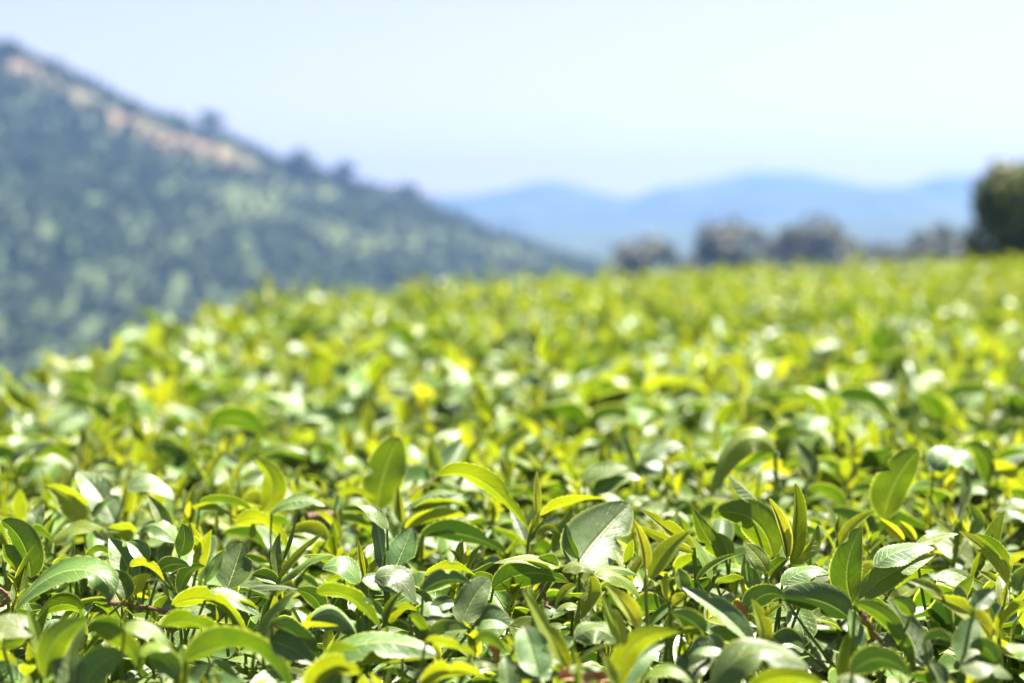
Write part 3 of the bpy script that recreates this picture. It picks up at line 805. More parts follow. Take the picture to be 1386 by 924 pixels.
H('the grey halves leaf', 'smooth pale green leaf in two halves right of the yellow knot shoot', 'A', [
    ('leaf', M1, 'f', 170, [910, 250, 850, 60, 740, -60]), ('leaf', M1, 'f', 130, [1000, 100, 950, 0, 860, -40])])
H('the chewed yellow leaf', 'bright yellow leaf chewed full of small holes at lower left', 'A', [
    ('leaf', Y0, 'b', 80, [880, 130, 1010, 60, 1120, 240]), ('leaf', Y0, 'f', 100, [900, 330, 930, 220, 1030, 190]), ('leaf', Y1, 'f', 35, [1190, 370, 1130, 300, 1090, 240]), ('leaf', DK, 'B', 110, [1080, 170, 1150, 80, 1290, 130])])
H('the pointed foreground leaf', 'large out of focus pale leaf pointing up in the lower left corner', 'A', [
    ('leaf', M1, 'f', 215, [500, 1040, 400, 700, 590, 490]), ('leaf', M1, 'f', 230, [560, 1000, 640, 740, 860, 730]), ('leaf', M0, 'B', 200, [310, 900, 300, 560, 610, 485]), ('leaf', M0, 'B', 150, [600, 530, 900, 600, 975, 880])], row=935, stem=[480, 1200, 500, 1020])
H('the blurred yellow blade', 'blurred yellow blade slanting left of the pointed foreground leaf', 'A', [
    ('leaf', Y1, 'f', 75, [285, 760, 250, 600, 190, 410]), ('leaf', M0, 'u', 150, [230, 600, 100, 480, -120, 540]), ('leaf', M0, 'B', 120, [20, 690, 100, 600, 220, 560]), ('leaf', Y1, 'b', 80, [-60, 760, 40, 720, 120, 810])])
H('the stubby yellow lobe', 'stubby yellow leaf with two lobes at bottom left, right of the pointed leaf', 'A', [
    ('leaf', Y1, 'u', 85, [840, 545, 1000, 480, 1170, 700]), ('leaf', Y1, 'u', 80, [950, 730, 1060, 630, 1170, 700]), ('leaf', M1, 'f', 170, [1200, 900, 1130, 740, 1010, 760]), ('leaf', M1, 'b', 80, [610, 530, 760, 480, 870, 530])])
H('the big lime arch', 'big lime green leaf arched like a bow at lower left', 'B', [
    ('leaf', Y1, 'b', 135, [10, 395, 400, 170, 530, 640]), ('leaf', M1, 'u', 100, [250, 320, 400, 260, 620, 470]), ('leaf', Y1, 'b', 60, [430, 380, 530, 360, 625, 475]), ('leaf', M1, 'u', 90, [20, 490, 130, 380, 280, 440])])
H('the lower green arch', 'green leaf arching just below the big lime arch', 'B', [
    ('leaf', M0, 'b', 150, [-60, 540, 130, 400, 400, 640]), ('leaf', Y1, 'f', 45, [45, 760, 60, 690, 95, 630])])
H('the widest green arch', 'widest green leaf arch along the bottom left, with a yellow right end', 'B', [
    ('leaf', M0, 'b', 190, [90, 780, 620, 400, 830, 1000]), ('leaf', M0, 'f', 60, [300, 760, 380, 820, 470, 890]), ('leaf', DK, 'f', 150, [200, 960, 180, 860, 300, 800])], row=925)
H('the pale spear leaf', 'narrow pale leaf like a spear rising right beside the big lime arch', 'B', [
    ('leaf', M0, 'f', 85, [580, 660, 670, 460, 860, 290])], stem=[560, 800, 585, 650])
H('the grey ledge leaf', 'flat grey leaf seen edge on above the pale spear leaf', 'B', [
    ('leaf', DK, 'u', 45, [540, 275, 700, 230, 870, 285]), ('leaf', M1, 'B', 130, [1040, 450, 1000, 300, 850, 290]), ('leaf', M1, 'u', 60, [760, 400, 850, 350, 900, 400])])
H('the torn edge leaf', 'dark leaf with a torn brown serrated edge right of the pale spear', 'B', [
    ('leaf', DK, 'b', 130, [690, 510, 880, 560, 1040, 780], {'serr': .14}), ('leaf', M1, 'f', 170, [620, 640, 780, 620, 1000, 810]), ('leaf', Y0, 'b', 45, [795, 550, 970, 520, 1150, 535])])
H('the glossy pale curl', 'glossy pale leaf curling down right of the yellow strip, below left centre', 'B', [
    ('leaf', M1, 'u', 160, [960, 490, 1140, 330, 1280, 620]), ('leaf', M0, 'b', 80, [1150, 570, 1210, 570, 1280, 640])])
H('the bottom yellow cup', 'yellow rimmed cup of a leaf at the bottom edge left of the boat leaf', 'B', [
    ('leaf', Y1, 'b', 190, [960, 1000, 1070, 700, 1300, 860]), ('leaf', M1, 'f', 200, [1070, 1020, 1130, 860, 1230, 790]), ('leaf', M0, 'b', 100, [1060, 760, 1150, 660, 1290, 690])], row=940)

# --- front row centre
H('the slanting green bow', 'green bow of a leaf slanting down to a curved bud at lower centre left', 'C', [
    ('leaf', M0, 'b', 125, [-160, 310, 90, 200, 285, 570]), ('bud', M0, 'f', 60, [310, 550, 300, 400, 440, 285]), ('leaf', Y0, 'b', 70, [345, 520, 400, 350, 525, 430]), ('leaf', M1, 'f', 80, [300, 480, 220, 400, 140, 330])], stem=[330, 720, 315, 540])
H('the pale flat group', 'pale flat leaves under the grey round leaf at left centre', 'C', [
    ('leaf', M1, 'u', 105, [150, 225, 280, 220, 410, 340]), ('leaf', DK, 'u', 150, [240, 220, 400, 60, 520, 390]), ('leaf', M1, 'f', 80, [620, 410, 560, 330, 500, 300]), ('leaf', M1, 'u', 130, [130, 250, 40, 20, -120, 150])])
H('the small bud pair', 'two small pointed buds side by side before the grey round leaf', 'C', [
    ('bud', Y1, 'f', 45, [170, 220, 130, 80, 125, -60]), ('leaf', Y1, 'f', 80, [205, 215, 230, 100, 375, 65]), ('leaf', Y1, 'f', 40, [180, 215, 180, 120, 150, 20])], stem=[190, 380, 185, 210])
H('the yellow bridge leaf', 'yellow leaf bridging over a dark hollow at the bottom centre', 'C', [
    ('leaf', Y1, 'b', 75, [580, 195, 760, 70, 930, 200]), ('leaf', Y0, 'f', 60, [550, 270, 620, 200, 710, 205]), ('leaf', M0, 'b', 70, [900, 200, 1010, 190, 1070, 290])])
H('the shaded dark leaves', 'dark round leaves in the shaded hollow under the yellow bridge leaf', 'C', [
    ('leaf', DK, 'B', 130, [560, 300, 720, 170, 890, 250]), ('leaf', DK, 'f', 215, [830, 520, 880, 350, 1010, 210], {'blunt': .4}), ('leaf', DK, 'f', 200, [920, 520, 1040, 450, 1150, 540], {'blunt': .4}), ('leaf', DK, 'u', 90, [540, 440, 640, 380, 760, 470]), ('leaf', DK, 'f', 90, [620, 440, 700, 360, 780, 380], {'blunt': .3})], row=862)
H('the clipped corner leaf', 'green leaf cut off square at its end below the shaded hollow', 'C', [
    ('leaf', M0, 'f', 125, [600, 600, 740, 560, 865, 560], {'blunt': .45}), ('leaf', M0, 'b', 80, [470, 460, 560, 500, 610, 640]), ('leaf', DK, 'u', 60, [570, 520, 660, 460, 760, 510])])
H('the boat leaf', 'boat shaped leaf seen from its side with bright lower rim, bottom left of centre', 'C', [
    ('leaf', M1, 'u', 175, [-150, 760, 300, 470, 675, 745]), ('leaf', Y1, 'B', 90, [-120, 770, 300, 740, 660, 745])], row=895, stem=[425, 1050, 425, 760])
H('the twisted yellow scraps', 'twisted yellow scraps of leaf right of the boat leaf', 'C', [
    ('leaf', Y1, 'b', 80, [580, 640, 720, 620, 940, 740]), ('leaf', M0, 'u', 70, [900, 780, 980, 740, 1070, 830]), ('leaf', Y0, 'f', 40, [670, 840, 690, 760, 640, 660]), ('leaf', M0, 'B', 90, [930, 640, 1000, 560, 1130, 720]), ('leaf', Y1, 'B', 50, [1200, 680, 1160, 620, 1120, 600])])
H('the bottom golden leaf', 'golden yellow leaf on the bottom edge just left of centre', 'C', [
    ('leaf', Y0, 'b', 150, [540, 960, 760, 720, 990, 890]), ('leaf', M0, 'u', 60, [490, 870, 560, 850, 630, 870])], row=930)
H('the grey upright sliver', 'grey upright sliver of a leaf on the bottom edge at centre', 'C', [
    ('leaf', DK, 'f', 130, [1140, 1000, 1150, 850, 1120, 730], {'blunt': .2})], row=930)
H('the lime spike', 'long lime yellow leaf like a spike leaning left at bottom centre', 'D', [
    ('leaf', Y0, 'f', 130, [410, 830, 290, 620, 82, 280], {'fold': .5})], stem=[440, 960, 410, 820], row=912)
H('the dark centre leaf', 'dark green leaf with serrated rim and brown tip behind the lime spike', 'D', [
    ('leaf', M1, 'B', 190, [-120, 290, 100, 90, 405, 240], {'serr': .06}), ('leaf', Y1, 'u', 75, [340, 140, 150, 20, -110, 110]), ('leaf', M0, 'b', 70, [330, 130, 240, 60, 180, 90])])
H('the umbrella shoot', 'shoot with leaves opening like an umbrella at bottom centre right', 'D', [
    ('leaf', Y1, 'f', 155, [545, 195, 580, 330, 480, 490], {'fold': .7}), ('leaf', Y1, 'u', 95, [570, 185, 780, 100, 890, 360]), ('leaf', Y1, 'u', 75, [355, 165, 470, 40, 575, 185]),
    ('leaf', M0, 'u', 65, [590, 165, 720, 80, 870, 195]), ('leaf', Y1, 'f', 60, [450, 260, 350, 280, 310, 400]), ('leaf', Y1, 'u', 50, [470, 410, 390, 350, 310, 440])], stem=[420, 780, 460, 420, 545, 200])
H('the pair of yellow lances', 'two yellow lance leaves hanging side by side right of the umbrella shoot', 'D', [
    ('leaf', Y0, 'f', 120, [770, 660, 700, 500, 625, 320], {'fold': .45}), ('leaf', Y0, 'f', 115, [885, 560, 810, 380, 645, 255], {'fold': .45})], stem=[745, 880, 770, 650])
H('the straight-stemmed shoot', 'shoot on a straight green stem with a slender yellow bud right of the umbrella shoot', 'D', [
    ('bud', Y0, 'f', 85, [915, 165, 920, 0, 840, -190]), ('leaf', Y1, 'f', 130, [955, 215, 1030, 10, 1230, -115], {'fold': .4}), ('leaf', Y1, 'f', 50, [940, 280, 960, 250, 960, 220]), ('leaf', M1, 'f', 60, [945, 530, 1030, 420, 1160, 340])], stem=[940, 640, 930, 400, 918, 160])
H('the thin curled bud', 'thin curled yellow bud right of the straight green stem', 'D', [
    ('leaf', Y0, 'f', 75, [1085, 370, 1020, 270, 1070, 165], {'fold': .8}), ('leaf', M0, 'f', 110, [1200, 300, 1160, 220, 1150, 140]), ('leaf', Y0, 'f', 90, [1110, 400, 1160, 340, 1230, 330]), ('leaf', Y1, 'f', 110, [1060, 540, 1160, 450, 1280, 460])])
H('the grey apron leaf', 'grey green leaf like an apron behind the umbrella stem', 'D', [
    ('leaf', M1, 'u', 180, [440, 620, 600, 430, 730, 640], {'blunt': .3})])
H('the broad yellow-green sweep', 'broad yellow green leaf sweeping right above a grey leaf at the bottom', 'D', [
    ('leaf', Y1, 'B', 165, [740, 960, 740, 560, 1160, 575]), ('leaf', DK, 'f', 150, [740, 1000, 850, 720, 1050, 660]), ('leaf', Y1, 'u', 80, [900, 900, 1050, 720, 1240, 920])], row=925)
H('the dark bottom leaf', 'dark blue green leaf beside the lime spike at the bottom', 'D', [
    ('leaf', DK, 'f', 260, [200, 880, 150, 700, 100, 530], {'blunt': .3}), ('leaf', DK, 'u', 120, [-80, 860, 150, 770, 380, 860])], row=922)
H('the green side twig', 'thin green twig crossing the gap below the lance leaves', 'D', [
    ('leaf', M0, 'u', 60, [400, 840, 520, 790, 640, 830]), ('leaf', Y1, 'f', 70, [720, 960, 700, 830, 620, 700])], stem=[450, 800, 560, 700, 720, 650])

# --- front row right
H('the diagonal grey leaf', 'long grey leaf lying diagonally with a bright lower rim right of centre', 'E', [
    ('leaf', DK, 'f', 150, [490, 650, 300, 420, 15, 270], {'fold': .5}), ('leaf', M0, 'B', 110, [420, 660, 330, 590, 200, 550])])
H('the orange bud', 'single orange yellow leaf bud standing before a dark hollow at lower right', 'E', [
    ('leaf', Y0, 'f', 120, [570, 650, 590, 530, 485, 350], {'fold': .5})], stem=[565, 800, 570, 640])
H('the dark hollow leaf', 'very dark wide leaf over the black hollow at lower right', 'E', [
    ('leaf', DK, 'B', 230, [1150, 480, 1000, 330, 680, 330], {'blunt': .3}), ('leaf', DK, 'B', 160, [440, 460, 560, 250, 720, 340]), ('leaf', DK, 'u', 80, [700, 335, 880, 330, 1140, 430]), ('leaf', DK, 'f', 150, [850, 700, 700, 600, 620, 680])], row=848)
H('the serrated grey ramp', 'grey serrated leaf sloping like a ramp right of the rosette shoot', 'E', [
    ('leaf', DK, 'u', 75, [690, 320, 850, 230, 1060, 195], {'serr': .1}), ('leaf', M1, 'u', 110, [690, 260, 850, 60, 1020, 180]), ('leaf', M1, 'B', 110, [830, 360, 930, 280, 1060, 240])])
H('the rosette shoot', 'rosette of short pale leaves at the foot of the twin yellow blades', 'E', [
    ('leaf', M0, 'f', 110, [530, 320, 470, 220, 455, 90]), ('leaf', Y1, 'f', 120, [595, 165, 540, 50, 430, -30]), ('leaf', Y1, 'f', 50, [580, 290, 590, 240, 580, 190]), ('leaf', M0, 'b', 65, [240, 245, 350, 200, 470, 215]), ('leaf', M0, 'f', 40, [110, 230, 190, 90, 440, 35])])
H('the near pale arch', 'large pale leaf arched in the foreground at the bottom right of centre', 'E', [
    ('leaf', M1, 'u', 230, [220, 960, 440, 420, 885, 830]), ('leaf', Y1, 'B', 130, [420, 1000, 700, 780, 1010, 950]), ('leaf', M0, 'B', 75, [320, 960, 480, 760, 700, 790])], row=935)
H('the low grey leaves', 'flat grey leaves low down left of the near pale arch', 'E', [
    ('leaf', DK, 'f', 170, [310, 700, 180, 640, 60, 720]), ('leaf', DK, 'f', 200, [0, 900, 60, 780, 250, 740]), ('leaf', Y1, 'b', 60, [0, 585, 90, 560, 170, 605]), ('leaf', DK, 'B', 150, [170, 590, 90, 480, -60, 440]), ('leaf', M0, 'u', 60, [80, 900, 20, 850, -60, 860])], row=900)
H('the wing leaves', 'two broad leaves spread like wings, green left and pale right, at lower right', 'F', [
    ('leaf', M0, 'B', 225, [40, 380, -60, 150, 95, -130], {'blunt': .3}), ('leaf', M0, 'f', 165, [60, 385, 250, 150, 605, 50], {'fold': .35}), ('leaf', DK, 'u', 140, [190, 130, 330, -60, 600, 10])], stem=[250, 680, 140, 530, 45, 375])
H('the drooping green leaf', 'long green leaf drooping right and down below the wing leaves', 'F', [
    ('leaf', M0, 'B', 120, [50, 380, 380, 430, 470, 880]), ('leaf', DK, 'f', 190, [530, 830, 440, 600, 290, 350], {'blunt': .2}), ('leaf', M0, 'B', 110, [440, 470, 420, 390, 310, 350], {'blunt': .3}), ('leaf', DK, 'f', 120, [100, 700, 60, 560, 20, 420])], row=885)
H('the golden slipper leaf', 'golden leaf shaped like a slipper at lower right', 'F', [
    ('leaf', Y0, 'f', 130, [985, 620, 860, 400, 565, 335], {'fold': .4}), ('leaf', Y1, 'f', 75, [660, 350, 560, 250, 410, 230]), ('leaf', Y1, 'f', 80, [960, 500, 900, 420, 790, 380])])
H('the dark green tongue', 'dark green tongue of a leaf above the golden slipper leaf', 'F', [
    ('leaf', M0, 'u', 95, [595, 225, 740, 170, 920, 295]), ('leaf', Y1, 'u', 60, [470, -20, 600, -90, 760, -90])])
H('the yellow ribbon', 'long yellow ribbon leaf slanting down right near the right edge', 'F', [
    ('leaf', Y0, 'f', 110, [1090, 240, 1010, 20, 760, -110], {'fold': .45}), ('leaf', M0, 'b', 85, [1110, 180, 1040, -20, 880, -90]), ('leaf', Y0, 'f', 50, [1040, 240, 960, 200, 890, 160])], stem=[1100, 420, 1095, 220])
H('the right edge yellow pair', 'yellow leaves forking from a green stem at the right edge', 'F', [
    ('leaf', Y1, 'b', 115, [1030, 580, 1070, 390, 1290, 390]), ('leaf', Y0, 'f', 50, [1010, 600, 990, 480, 950, 360]), ('leaf', Y0, 'b', 70, [1120, 130, 1160, 60, 1260, 30]), ('leaf', M0, 'f', 130, [1150, 300, 1170, 200, 1260, 130])], stem=[1050, 820, 1040, 700, 1030, 570])
H('the grey slab leaf', 'grey slab of a leaf with a folded edge below the golden slipper', 'F', [
    ('leaf', DK, 'f', 180, [800, 800, 780, 620, 880, 490], {'blunt': .4}), ('leaf', DK, 'f', 130, [860, 420, 930, 330, 1010, 290]), ('leaf', DK, 'b', 90, [520, 650, 620, 580, 720, 640])])
H('the rimmed shell leaf', 'leaf like an open shell with a pale rim at the lower right corner', 'F', [
    ('leaf', M1, 'u', 140, [770, 830, 930, 720, 1125, 890]), ('leaf', M1, 'B', 130, [1020, 780, 940, 620, 830, 690]), ('leaf', M0, 'u', 100, [1080, 680, 1180, 680, 1300, 760]), ('leaf', DK, 'f', 130, [650, 960, 620, 850, 550, 760])], row=918)
H('the bottom edge oval', 'green oval leaf on the bottom edge below the drooping green leaf', 'F', [
    ('leaf', DK, 'B', 190, [30, 860, 220, 640, 440, 880]), ('leaf', M1, 'u', 90, [-60, 900, 50, 840, 180, 920])], row=928)

hero_axis = []                        # picture position and distance of what is built by hand
def face_vec(f):
    x, y, z = _FACE[f]
    return X_ * x + U_ * y - F_ * z

def build_hero(k, spec):
    short, label, pan, leaves, row, stem, cat = spec
    ox, oy, sc = _PAN[pan]
    conv = lambda L: [(ox + L[i] / sc, oy + L[i + 1] / sc) for i in range(0, len(L), 2)]
    if row is None:
        row = max(conv(l[4])[0][1] for l in leaves) + 14
    row = min(row, 945)
    px0, py0 = conv(leaves[0][4])[0]
    D = canopy_depth(px0, row)
    B0 = ray_pt(px0, row, D)
    root = thing('tea_shoot', label, cat, B0)
    inv = lambda V: np.asarray(V) - np.array(B0)
    r_ = np.random.default_rng(900 + k)
    n = 0
    for q, l in enumerate(leaves):
        kind, age, face, w, pts = l[:5]
        op = l[5] if len(l) > 5 else {}
        pp = conv(pts)
        if len(pp) == 3 and face in 'bu':            # a gentler bow than the traced apex
            pp[1] = tuple(.82 * pp[1][i] + .09 * (pp[0][i] + pp[2][i]) for i in (0, 1))
        dep = D + 0.004 * q - 0.004 * len(leaves) / 2
        lenpx = sum(math.hypot(pp[i + 1][0] - pp[i][0], pp[i + 1][1] - pp[i][1]) for i in range(len(pp) - 1))
        Lm = lenpx / FPX * D
        # leaves lean a little in depth: upright ones lean away, spread ones sweep towards or away
        dy = (pp[0][1] - pp[-1][1]) / max(lenpx, 1)
        sweep = op.get('dz', r_.uniform(-.25, .25) * (1 - abs(dy)) + ((.65 if age > .75 else .45 if age > .5 else .28) * dy if face in 'flr' else -.12 * dy))
        P = []
        for i, (x, y) in enumerate(pp):
            f = i / (len(pp) - 1)
            P.append(ray_pt(x, y, dep + sweep * Lm * f))
        wm = w / sc / FPX * D * (1.12 if w < 200 else 1.06)
        nv = face_vec(face)
        if age > .75 and face == 'f': nv = X_ * .22 + U_ * .85 - F_
        if 'nv' in op: nv = X_ * op['nv'][0] + U_ * op['nv'][1] - F_ * op['nv'][2]
        T = (P[-1] - P[0]).normalized()
        nn = (nv - nv.dot(T) * T)
        if nn.length < .15:
            nn = F_ * -1 - (F_ * -1).dot(T) * T
        nn.normalize()
        # turn the face at random by a few degrees
        Bv = T.cross(nn)
        vis = math.hypot(Bv.dot(X_), Bv.dot(U_))
        wreal = min(wm / max(vis, .62), max(Lm * .66, wm))
        a = min(1, max(0, age + r_.uniform(-.06, .06)))
        if kind == 'bud':
            g = bud_geo([list(p) for p in P], wm, max(0, a - .09), 14, 12, k * 9 + q)
        else:
            g = leaf_geo([list(p) for p in P], wreal, list(nn), a, 30, 8, fold=op.get('fold', r_.uniform(-.38, .02) if face == 'u' else r_.uniform(.12, .4)), curl=op.get('curl', r_.uniform(-.15, .2)),
                         wav=op.get('wav', r_.uniform(.05, .16)), serr=op.get('serr', .06), twist=op.get('twist', r_.uniform(-.35, .35)),
                         blunt=op.get('blunt', 0), seed=k * 40 + q)
        g = (inv(g[0]),) + g[1:]
        link(bpy.data.objects.new(kind, geo_mesh(kind, g)), root)
        for P_ in bez([list(p) for p in P], 6)[1:]:
            hero_axis.append(to_px(P_) + (max(w / sc * .32, 5), short))
        # petiole from the leaf base to the shoot's foot
        if stem is None or q > 0:
            foot = B0 + Vector((r_.uniform(-.006, .006), r_.uniform(0, .01), -.05))
            mid = (P[0] * .5 + foot * .5) + (P[0] - P[1]).normalized() * .006
            if kind == 'leaf' and stem is None:
                gs = tube_geo([list(P[0] + (P[1] - P[0]) * .04), list(mid), list(foot)], .0011, .0016, 6, 6, .35)
                link(bpy.data.objects.new('stem', geo_mesh('stem', (inv(gs[0]),) + gs[1:])), root)
    if stem:
        P = [ray_pt(x, y, D) for x, y in conv(stem)]
        low = P[0] + Vector((0, .01, -.07))
        pts = [list(low), list(low * .4 + P[0] * .6)] + [list(p) for p in P[::1]]
        # smooth the polyline
        A = np.array(pts); tt = np.linspace(0, len(A) - 1, 14)
        c = np.stack([np.interp(tt, np.arange(len(A)), A[:, i]) for i in range(3)], 1)
        c[1:-1] = (c[:-2] + 2 * c[1:-1] + c[2:]) / 4
        gs = tube_geo(c, .0022, .0014, 14, 8, .22)
        link(bpy.data.objects.new('stem', geo_mesh('stem', (inv(gs[0]),) + gs[1:])), root)
    return root

for k, spec in enumerate(HERO):
    build_hero(k, spec)
HA = np.array([h[:4] for h in hero_axis])
HS = [h[4] for h in hero_axis]

# twigs and the dry scraps that lie among the leaves
def twig(label, pan, pts, r, row, cat='twig', mat=TWIG, name='tea_twig'):
    ox, oy, sc = _PAN[pan]
    P = [(ox + pts[i] / sc, oy + pts[i + 1] / sc) for i in range(0, len(pts), 2)]
    D = canopy_depth(P[0][0], row)
    W = [np.array(ray_pt(x, y, D + .01 * i)) for i, (x, y) in enumerate(P)]
    A = np.array(W); tt = np.linspace(0, len(A) - 1, 16)
    c = np.stack([np.interp(tt, np.arange(len(A)), A[:, i]) for i in range(3)], 1)
    c += rng.normal(0, .0006, c.shape)
    V, F, uv, a, r_ = tube_geo(c, r, r * .8, 16, 8)
    V = V * 1.0
    o = bpy.data.objects.new(name, mesh_from(name, V - c[0], F, mat, uv))
    link(o, None, tuple(c[0]))
    tag(o, label, cat)
twig('thin brown twig lying level beside the tip of the rolled grey leaf', 'A', [735, 375, 860, 395, 975, 408, 1100, 425, 1195, 465], .0022, 838)
twig('short brown twig at the left edge under the dark left leaf', 'A', [-40, 270, 40, 320, 60, 360, -30, 410], .0022, 835)
twig('red brown twig end slanting down right under the wing leaves', 'F', [90, 440, 150, 530, 200, 600, 245, 655], .0022, 880)
twig('thin dark stalk slanting from the bud up to the arching leaf', 'c', [455, 610, 520, 540, 600, 480, 690, 430], .0011, 712, 'stalk')
twig('brown dead stalk leaning on the dark leaf behind the lime spike', 'D', [270, 420, 235, 330, 210, 230], .0014, 820, 'stalk')
twig('pale cut stub of a twig in the left middle row', 'b', [950, 715, 1040, 700, 1130, 700], .0050, 708, 'twig stub')

def dry(label, pan, pts, w, face, row, seed):
    ox, oy, sc = _PAN[pan]
    P = [(ox + pts[i] / sc, oy + pts[i + 1] / sc) for i in range(0, len(pts), 2)]
    D = canopy_depth(P[0][0], row)
    W = [list(ray_pt(x, y, D + .006 * i)) for i, (x, y) in enumerate(P)]
    g = leaf_geo(W, w / sc / FPX * D * 1.3, list(face_vec(face)), .5, 18, 6, fold=.5, curl=.5, wav=.3, serr=.2, twist=.5, blunt=.3, seed=seed)
    V = g[0] - np.array(W[0])
    o = bpy.data.objects.new('dry_leaf', mesh_from('dry_leaf', V, g[1], DRY, g[2]))
    link(o, None, W[0]); tag(o, label, 'dry leaf')
dry('reddish brown dry leaf scrap on the bottom edge below the lime spike', 'D', [320, 900, 480, 850, 680, 890], 110, 'f', 930, 1)
dry('pink grey withered leaf scrap held by the diagonal grey leaf', 'E', [360, 360, 400, 460, 450, 560], 90, 'f', 868, 2)
dry('pale curled dry scrap beside the torn edge leaf', 'B', [700, 500, 740, 580, 820, 600], 80, 'f', 862, 3)
dry('small pale withered scrap between the twisted yellow scraps', 'C', [1000, 680, 1040, 690, 1070, 780], 70, 'f', 885, 4)
dry('tiny brown curled scrap hanging in the folded-over leaf', 'c', [440, 300, 360, 330, 300, 400], 28, 'f', 690, 5)
# ---------------------------------------------------------------- further shoots and the mass of the hedge
def clear_of_heroes(px, py, d, reach):
    """False where a shoot put here would stand in front of one built by hand"""
    dx = HA[:, 0] - px; dy = HA[:, 1] - py
    near = (np.abs(dx) < reach + HA[:, 3]) & (np.abs(dy) < reach + HA[:, 3]) & (HA[:, 2] > d - .05)
    return not near.any()

def spots(n, d0, d1, u0, u1, sep, seed):
    """evenly spread places on the hedge top, sampled by area"""
    r_ = np.random.default_rng(seed); cell = {}; out = []
    for _ in range(n):
        y = math.sqrt(r_.uniform(d0 * d0, d1 * d1)); u = r_.uniform(u0, u1); x = u * y
        k = (int(math.floor(x / sep)), int(math.floor(y / sep)))
        if any((x - a) ** 2 + (y - b) ** 2 < sep * sep for i in (-1, 0, 1) for j in (-1, 0, 1) for a, b in cell.get((k[0] + i, k[1] + j), ())):
            continue
        cell.setdefault(k, []).append((x, y)); out.append((x, y))
    return out

def drop(x, y):
    """how far the side of the hedge has fallen away at a place past its rim"""
    u = x / max(y, .2); D = float(rim(u))
    return 0.9 * float(smooth(0, .7, y - D))

bump_ = lambda x, y: .028 * mnoise.noise(Vector((x * 2.3, y * 2.3, 1.7))) + .012 * mnoise.noise(Vector((x * 6, y * 6, 4.1)))

COLOUR = ['yellow tipped', 'bright yellow green', 'dark leaved', 'mid green']
n_ind = 0
used_lab = {}
cand = spots(9000, .95, 2.9, -.42, .42, .068, 3)
cand.sort(key=lambda p: p[1])
taken = []
MAXIND = 290 - len(HERO)
for x, y in cand:
    if n_ind >= MAXIND: break
    if abs(x / y) > .40 or y > rim(x / y) - .1: continue
    s = int(rng.integers(NPROTO)); sc = rng.uniform(.72, 1.05)
    z = float(ztop(x, y)) + bump_(x, y) * .3 + .004
    px, py, d = to_px((x, y, z))
    if not clear_of_heroes(px, py - 12, d, 50 * 1.3 / d * .55):
        z -= .025; sc *= .8
        px, py, d = to_px((x, y, z))
        if not clear_of_heroes(px, py - 6, d, 50 * 1.3 / d * .28):
            continue
    # say which one it is by the shoot built by hand that it stands beside
    dist = np.hypot(HA[:, 0] - px, (HA[:, 1] - py) * 1.2)
    lab = None
    for h in np.argsort(dist)[:700]:
        dx, dy = px - HA[h, 0], py - HA[h, 1]
        rel = ('behind' if dy < 0 else 'in front of') if abs(dy) > abs(dx) * .8 else ('left of' if dx < 0 else 'right of')
        if dist[h] > 420: break
        key = (rel, HS[h])
        if key not in used_lab:
            used_lab[key] = 1
            lab = '%s shoot %s %s' % (COLOUR[s % 4], rel.replace('in front of', 'before'), HS[h])
            break
    root = thing('tea_shoot', lab or 'soft blurred tea shoot crowded among others in the middle of the hedge top', 'tea shoot', (x, y, z),
                 'small tea shoots among the larger leaves')
    root.rotation_euler = (rng.uniform(-.2, .2), rng.uniform(-.2, .2), rng.uniform(0, 6.28))
    root.scale = (sc,) * 3
    for nm, me in PROTO[s]:
        link(bpy.data.objects.new(nm, me), root)
    taken.append((x, y)); n_ind += 1
far_ind = max([p[1] for p in taken])
tk = {}
for x, y in taken: tk.setdefault((int(x / .07 // 1), int(y / .07 // 1)), []).append((x, y))

pts, rots, scs, ids = [], [], [], []
def put(x, y, z, idx, sc, tilt):
    pts.append((x, y, z)); rots.append((rng.uniform(-tilt, tilt), rng.uniform(-tilt, tilt), rng.uniform(0, 6.28))); scs.append(sc); ids.append(idx)

# shoots of the hedge top, denser near the camera
for d0, d1, sep, n in ((.25, 2.2, .043, 34000), (2.2, 6.5, .10, 40000), (6.5, 17.5, .115, 90000)):
    for x, y in spots(n, d0, d1, -.95, .8, sep, int(d0 * 10) + 5):
        dr = drop(x, y); small = 1
        if dr > .82: continue
        z = float(ztop(x, y)) + bump_(x, y) * float(smooth(.9, 2.4, y) * .7 + .3) + .004 - dr
        if y > 2.5 and rng.uniform() < (.12 if y > 6 else .06): z += rng.uniform(.02, .06) * (1.4 if y > 6 else 1)
        inview = abs(x / y) < .42
        if y < far_ind + .1 and inview and y > .9:
            if any((x - a) ** 2 + (y - b) ** 2 < .038 ** 2 for i in (-1, 0, 1) for j in (-1, 0, 1) for a, b in tk.get((int(x / .07 // 1) + i, int(y / .07 // 1) + j), ())):
                continue
            for zz, ss, up, reach in ((0, 1, 12, 40), (-.006, .8, 8, 16), (-.014, .65, 5, 6), (-.026, .6, 3, 0)):
                px, py, d = to_px((x, y, z + zz))
                if clear_of_heroes(px, py - up, d, reach / d):
                    break
            else:
                continue
            z += zz; small = ss
        elif y <= .95:
            z -= .03 + .10 * float(smooth(.95, .5, y))
        kd = int(rng.integers(NPROTO))
        if y > 6 and kd % 4 > 1 and rng.uniform() < .4 + 1.2 * x / y: kd -= 2
        if 1.9 < y < 6 and kd % 4 == 1 and rng.uniform() < .75: kd += 1
        put(x, y, z, kd, small * rng.uniform(.85, 1.2) * (1 + .75 * float(smooth(1.6, 2.8, y)) * float(1 - .35 * smooth(5, 9, y))), .45)
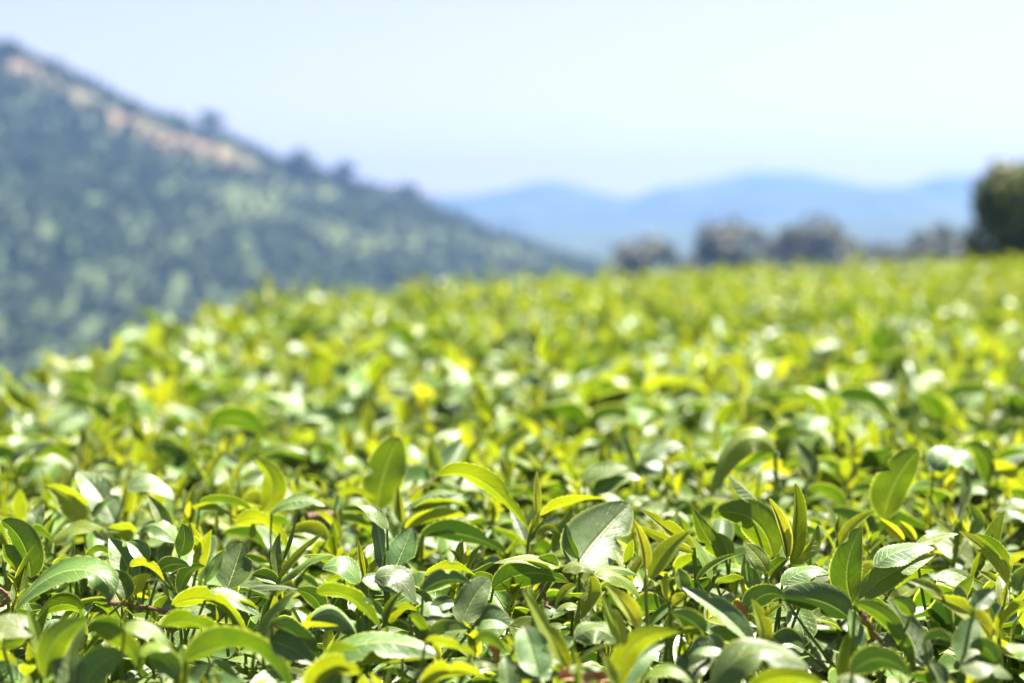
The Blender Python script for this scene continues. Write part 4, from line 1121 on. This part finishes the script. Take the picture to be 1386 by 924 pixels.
# old leaves inside the bush
for d0, d1, sep, n, lo in ((.25, 4, .048, 40000, .072), (4, 17.5, .11, 40000, .08)):
    for x, y in spots(n, d0, d1, -.95, .8, sep, int(d0 * 10) + 77):
        dr = drop(x, y)
        if dr > .86: continue
        for lay in range(2 if d1 < 5 else 1):
            put(x + rng.uniform(-.02, .02), y + rng.uniform(-.02, .02), float(ztop(x, y)) - lo - .045 * lay - rng.uniform(0, .03) - dr - (.06 if y < .9 else 0),
                NPROTO + int(rng.integers(NUND)), rng.uniform(.8, 1.15), .35)
fo = scatter_object('tea_foliage', pts, rots, scs, ids, lib, LEAF)
tag(fo, 'dense mass of glossy and yellow green tea leaves forming the blurred hedge top', 'tea foliage')
print('shoots', len(HERO), n_ind, 'mass', len(pts), 'far', far_ind)

# single shoots that stand up out of the far rim
for px, top, dd, s, lab in [(1160, 332, 11.6, 0, 'tall yellow green tea shoot standing on the far rim right of the broad hazy tree'),
                            (1342, 345, 8.0, 1, 'tall tea shoot standing up under the big dark green tree at right'),
                            (1300, 372, 7.5, 4, 'pale tea shoot with a bright round glint below the far rim at right'),
                            (960, 362, 10.5, 1, 'tea shoot on the far rim in front of the brownish dark tree'),
                            (492, 380, 7.4, 0, 'pale tea shoot poking above the hedge rim before the end of the hill'),
                            (410, 392, 6.6, 3, 'dark tea shoot poking above the hedge rim below the hill crest trees'),
                            (172, 415, 4.6, 3, 'dark spreading tea shoot high on the left corner of the hedge'),
                            (75, 455, 3.7, 0, 'lone pale tea shoot sticking up from the hedge rim near the left edge')]:
    P = ray_pt(px, top, dd)
    zc = float(ztop(P.x, P.y))
    root = thing('tea_shoot', lab, 'tea shoot', (P.x, P.y, P.z - .045), 'tea shoots standing above the hedge rim')
    root.rotation_euler = (0, 0, rng.uniform(0, 6.28)); root.scale = (1.35,) * 3
    for nm, me in PROTO[s]:
        link(bpy.data.objects.new(nm, me), root)
    g = tube_geo([(0, 0, -.09), (.004, 0, -.15), (0, 0, min(-.16, zc - P.z - .1))], .0024, .003, 6, 6, .35)
    link(bpy.data.objects.new('stem', geo_mesh('stem', g)), root)

# woody branches under the leaves
gs = []
for x, y in spots(2500, .4, 4.5, -.6, .6, .11, 41):
    z0 = float(ztop(x, y))
    if drop(x, y) > .1: continue
    a = rng.uniform(0, 6.28); l = rng.uniform(.05, .14)
    gs.append(tube_geo([(x, y, -.9), (x + l * math.cos(a), y + l * math.sin(a), -.4), (x + l * math.cos(a) * .4, y, z0 - .07)], .007, .0025, 6, 5))
V, F, uv, a, r_ = join_geo(gs)
o = link(bpy.data.objects.new('tea_branches', mesh_from('tea_branches', V, F, TWIG, uv)))
tag(o, 'brown woody branches inside the tea hedge under its leaves', 'branches', kind='stuff')

# ---------------------------------------------------------------- haze
hz, nt, out = new_mat('haze_air')
pv = nt.nodes.new('ShaderNodeVolumePrincipled')
pv.inputs['Color'].default_value = (0.15, 0.28, 0.60, 1)
pv.inputs['Density'].default_value = 0.00048
pv.inputs['Anisotropy'].default_value = 0.35
nt.links.new(pv.outputs[0], out.inputs['Volume'])
x0, x1, y0, y1, z0, z1 = -2800, 2800, -2800, 2800, -60, 160
V = [(x0, y0, z0), (x1, y0, z0), (x1, y1, z0), (x0, y1, z0), (x0, y0, z1), (x1, y0, z1), (x1, y1, z1), (x0, y1, z1)]
Fh = [(3, 2, 1, 0), (4, 5, 6, 7), (0, 1, 5, 4), (1, 2, 6, 5), (2, 3, 7, 6), (3, 0, 4, 7)]
o = link(bpy.data.objects.new('haze', mesh_from('haze', V, Fh, hz, smooth_sh=False)))
tag(o, kind='stuff')
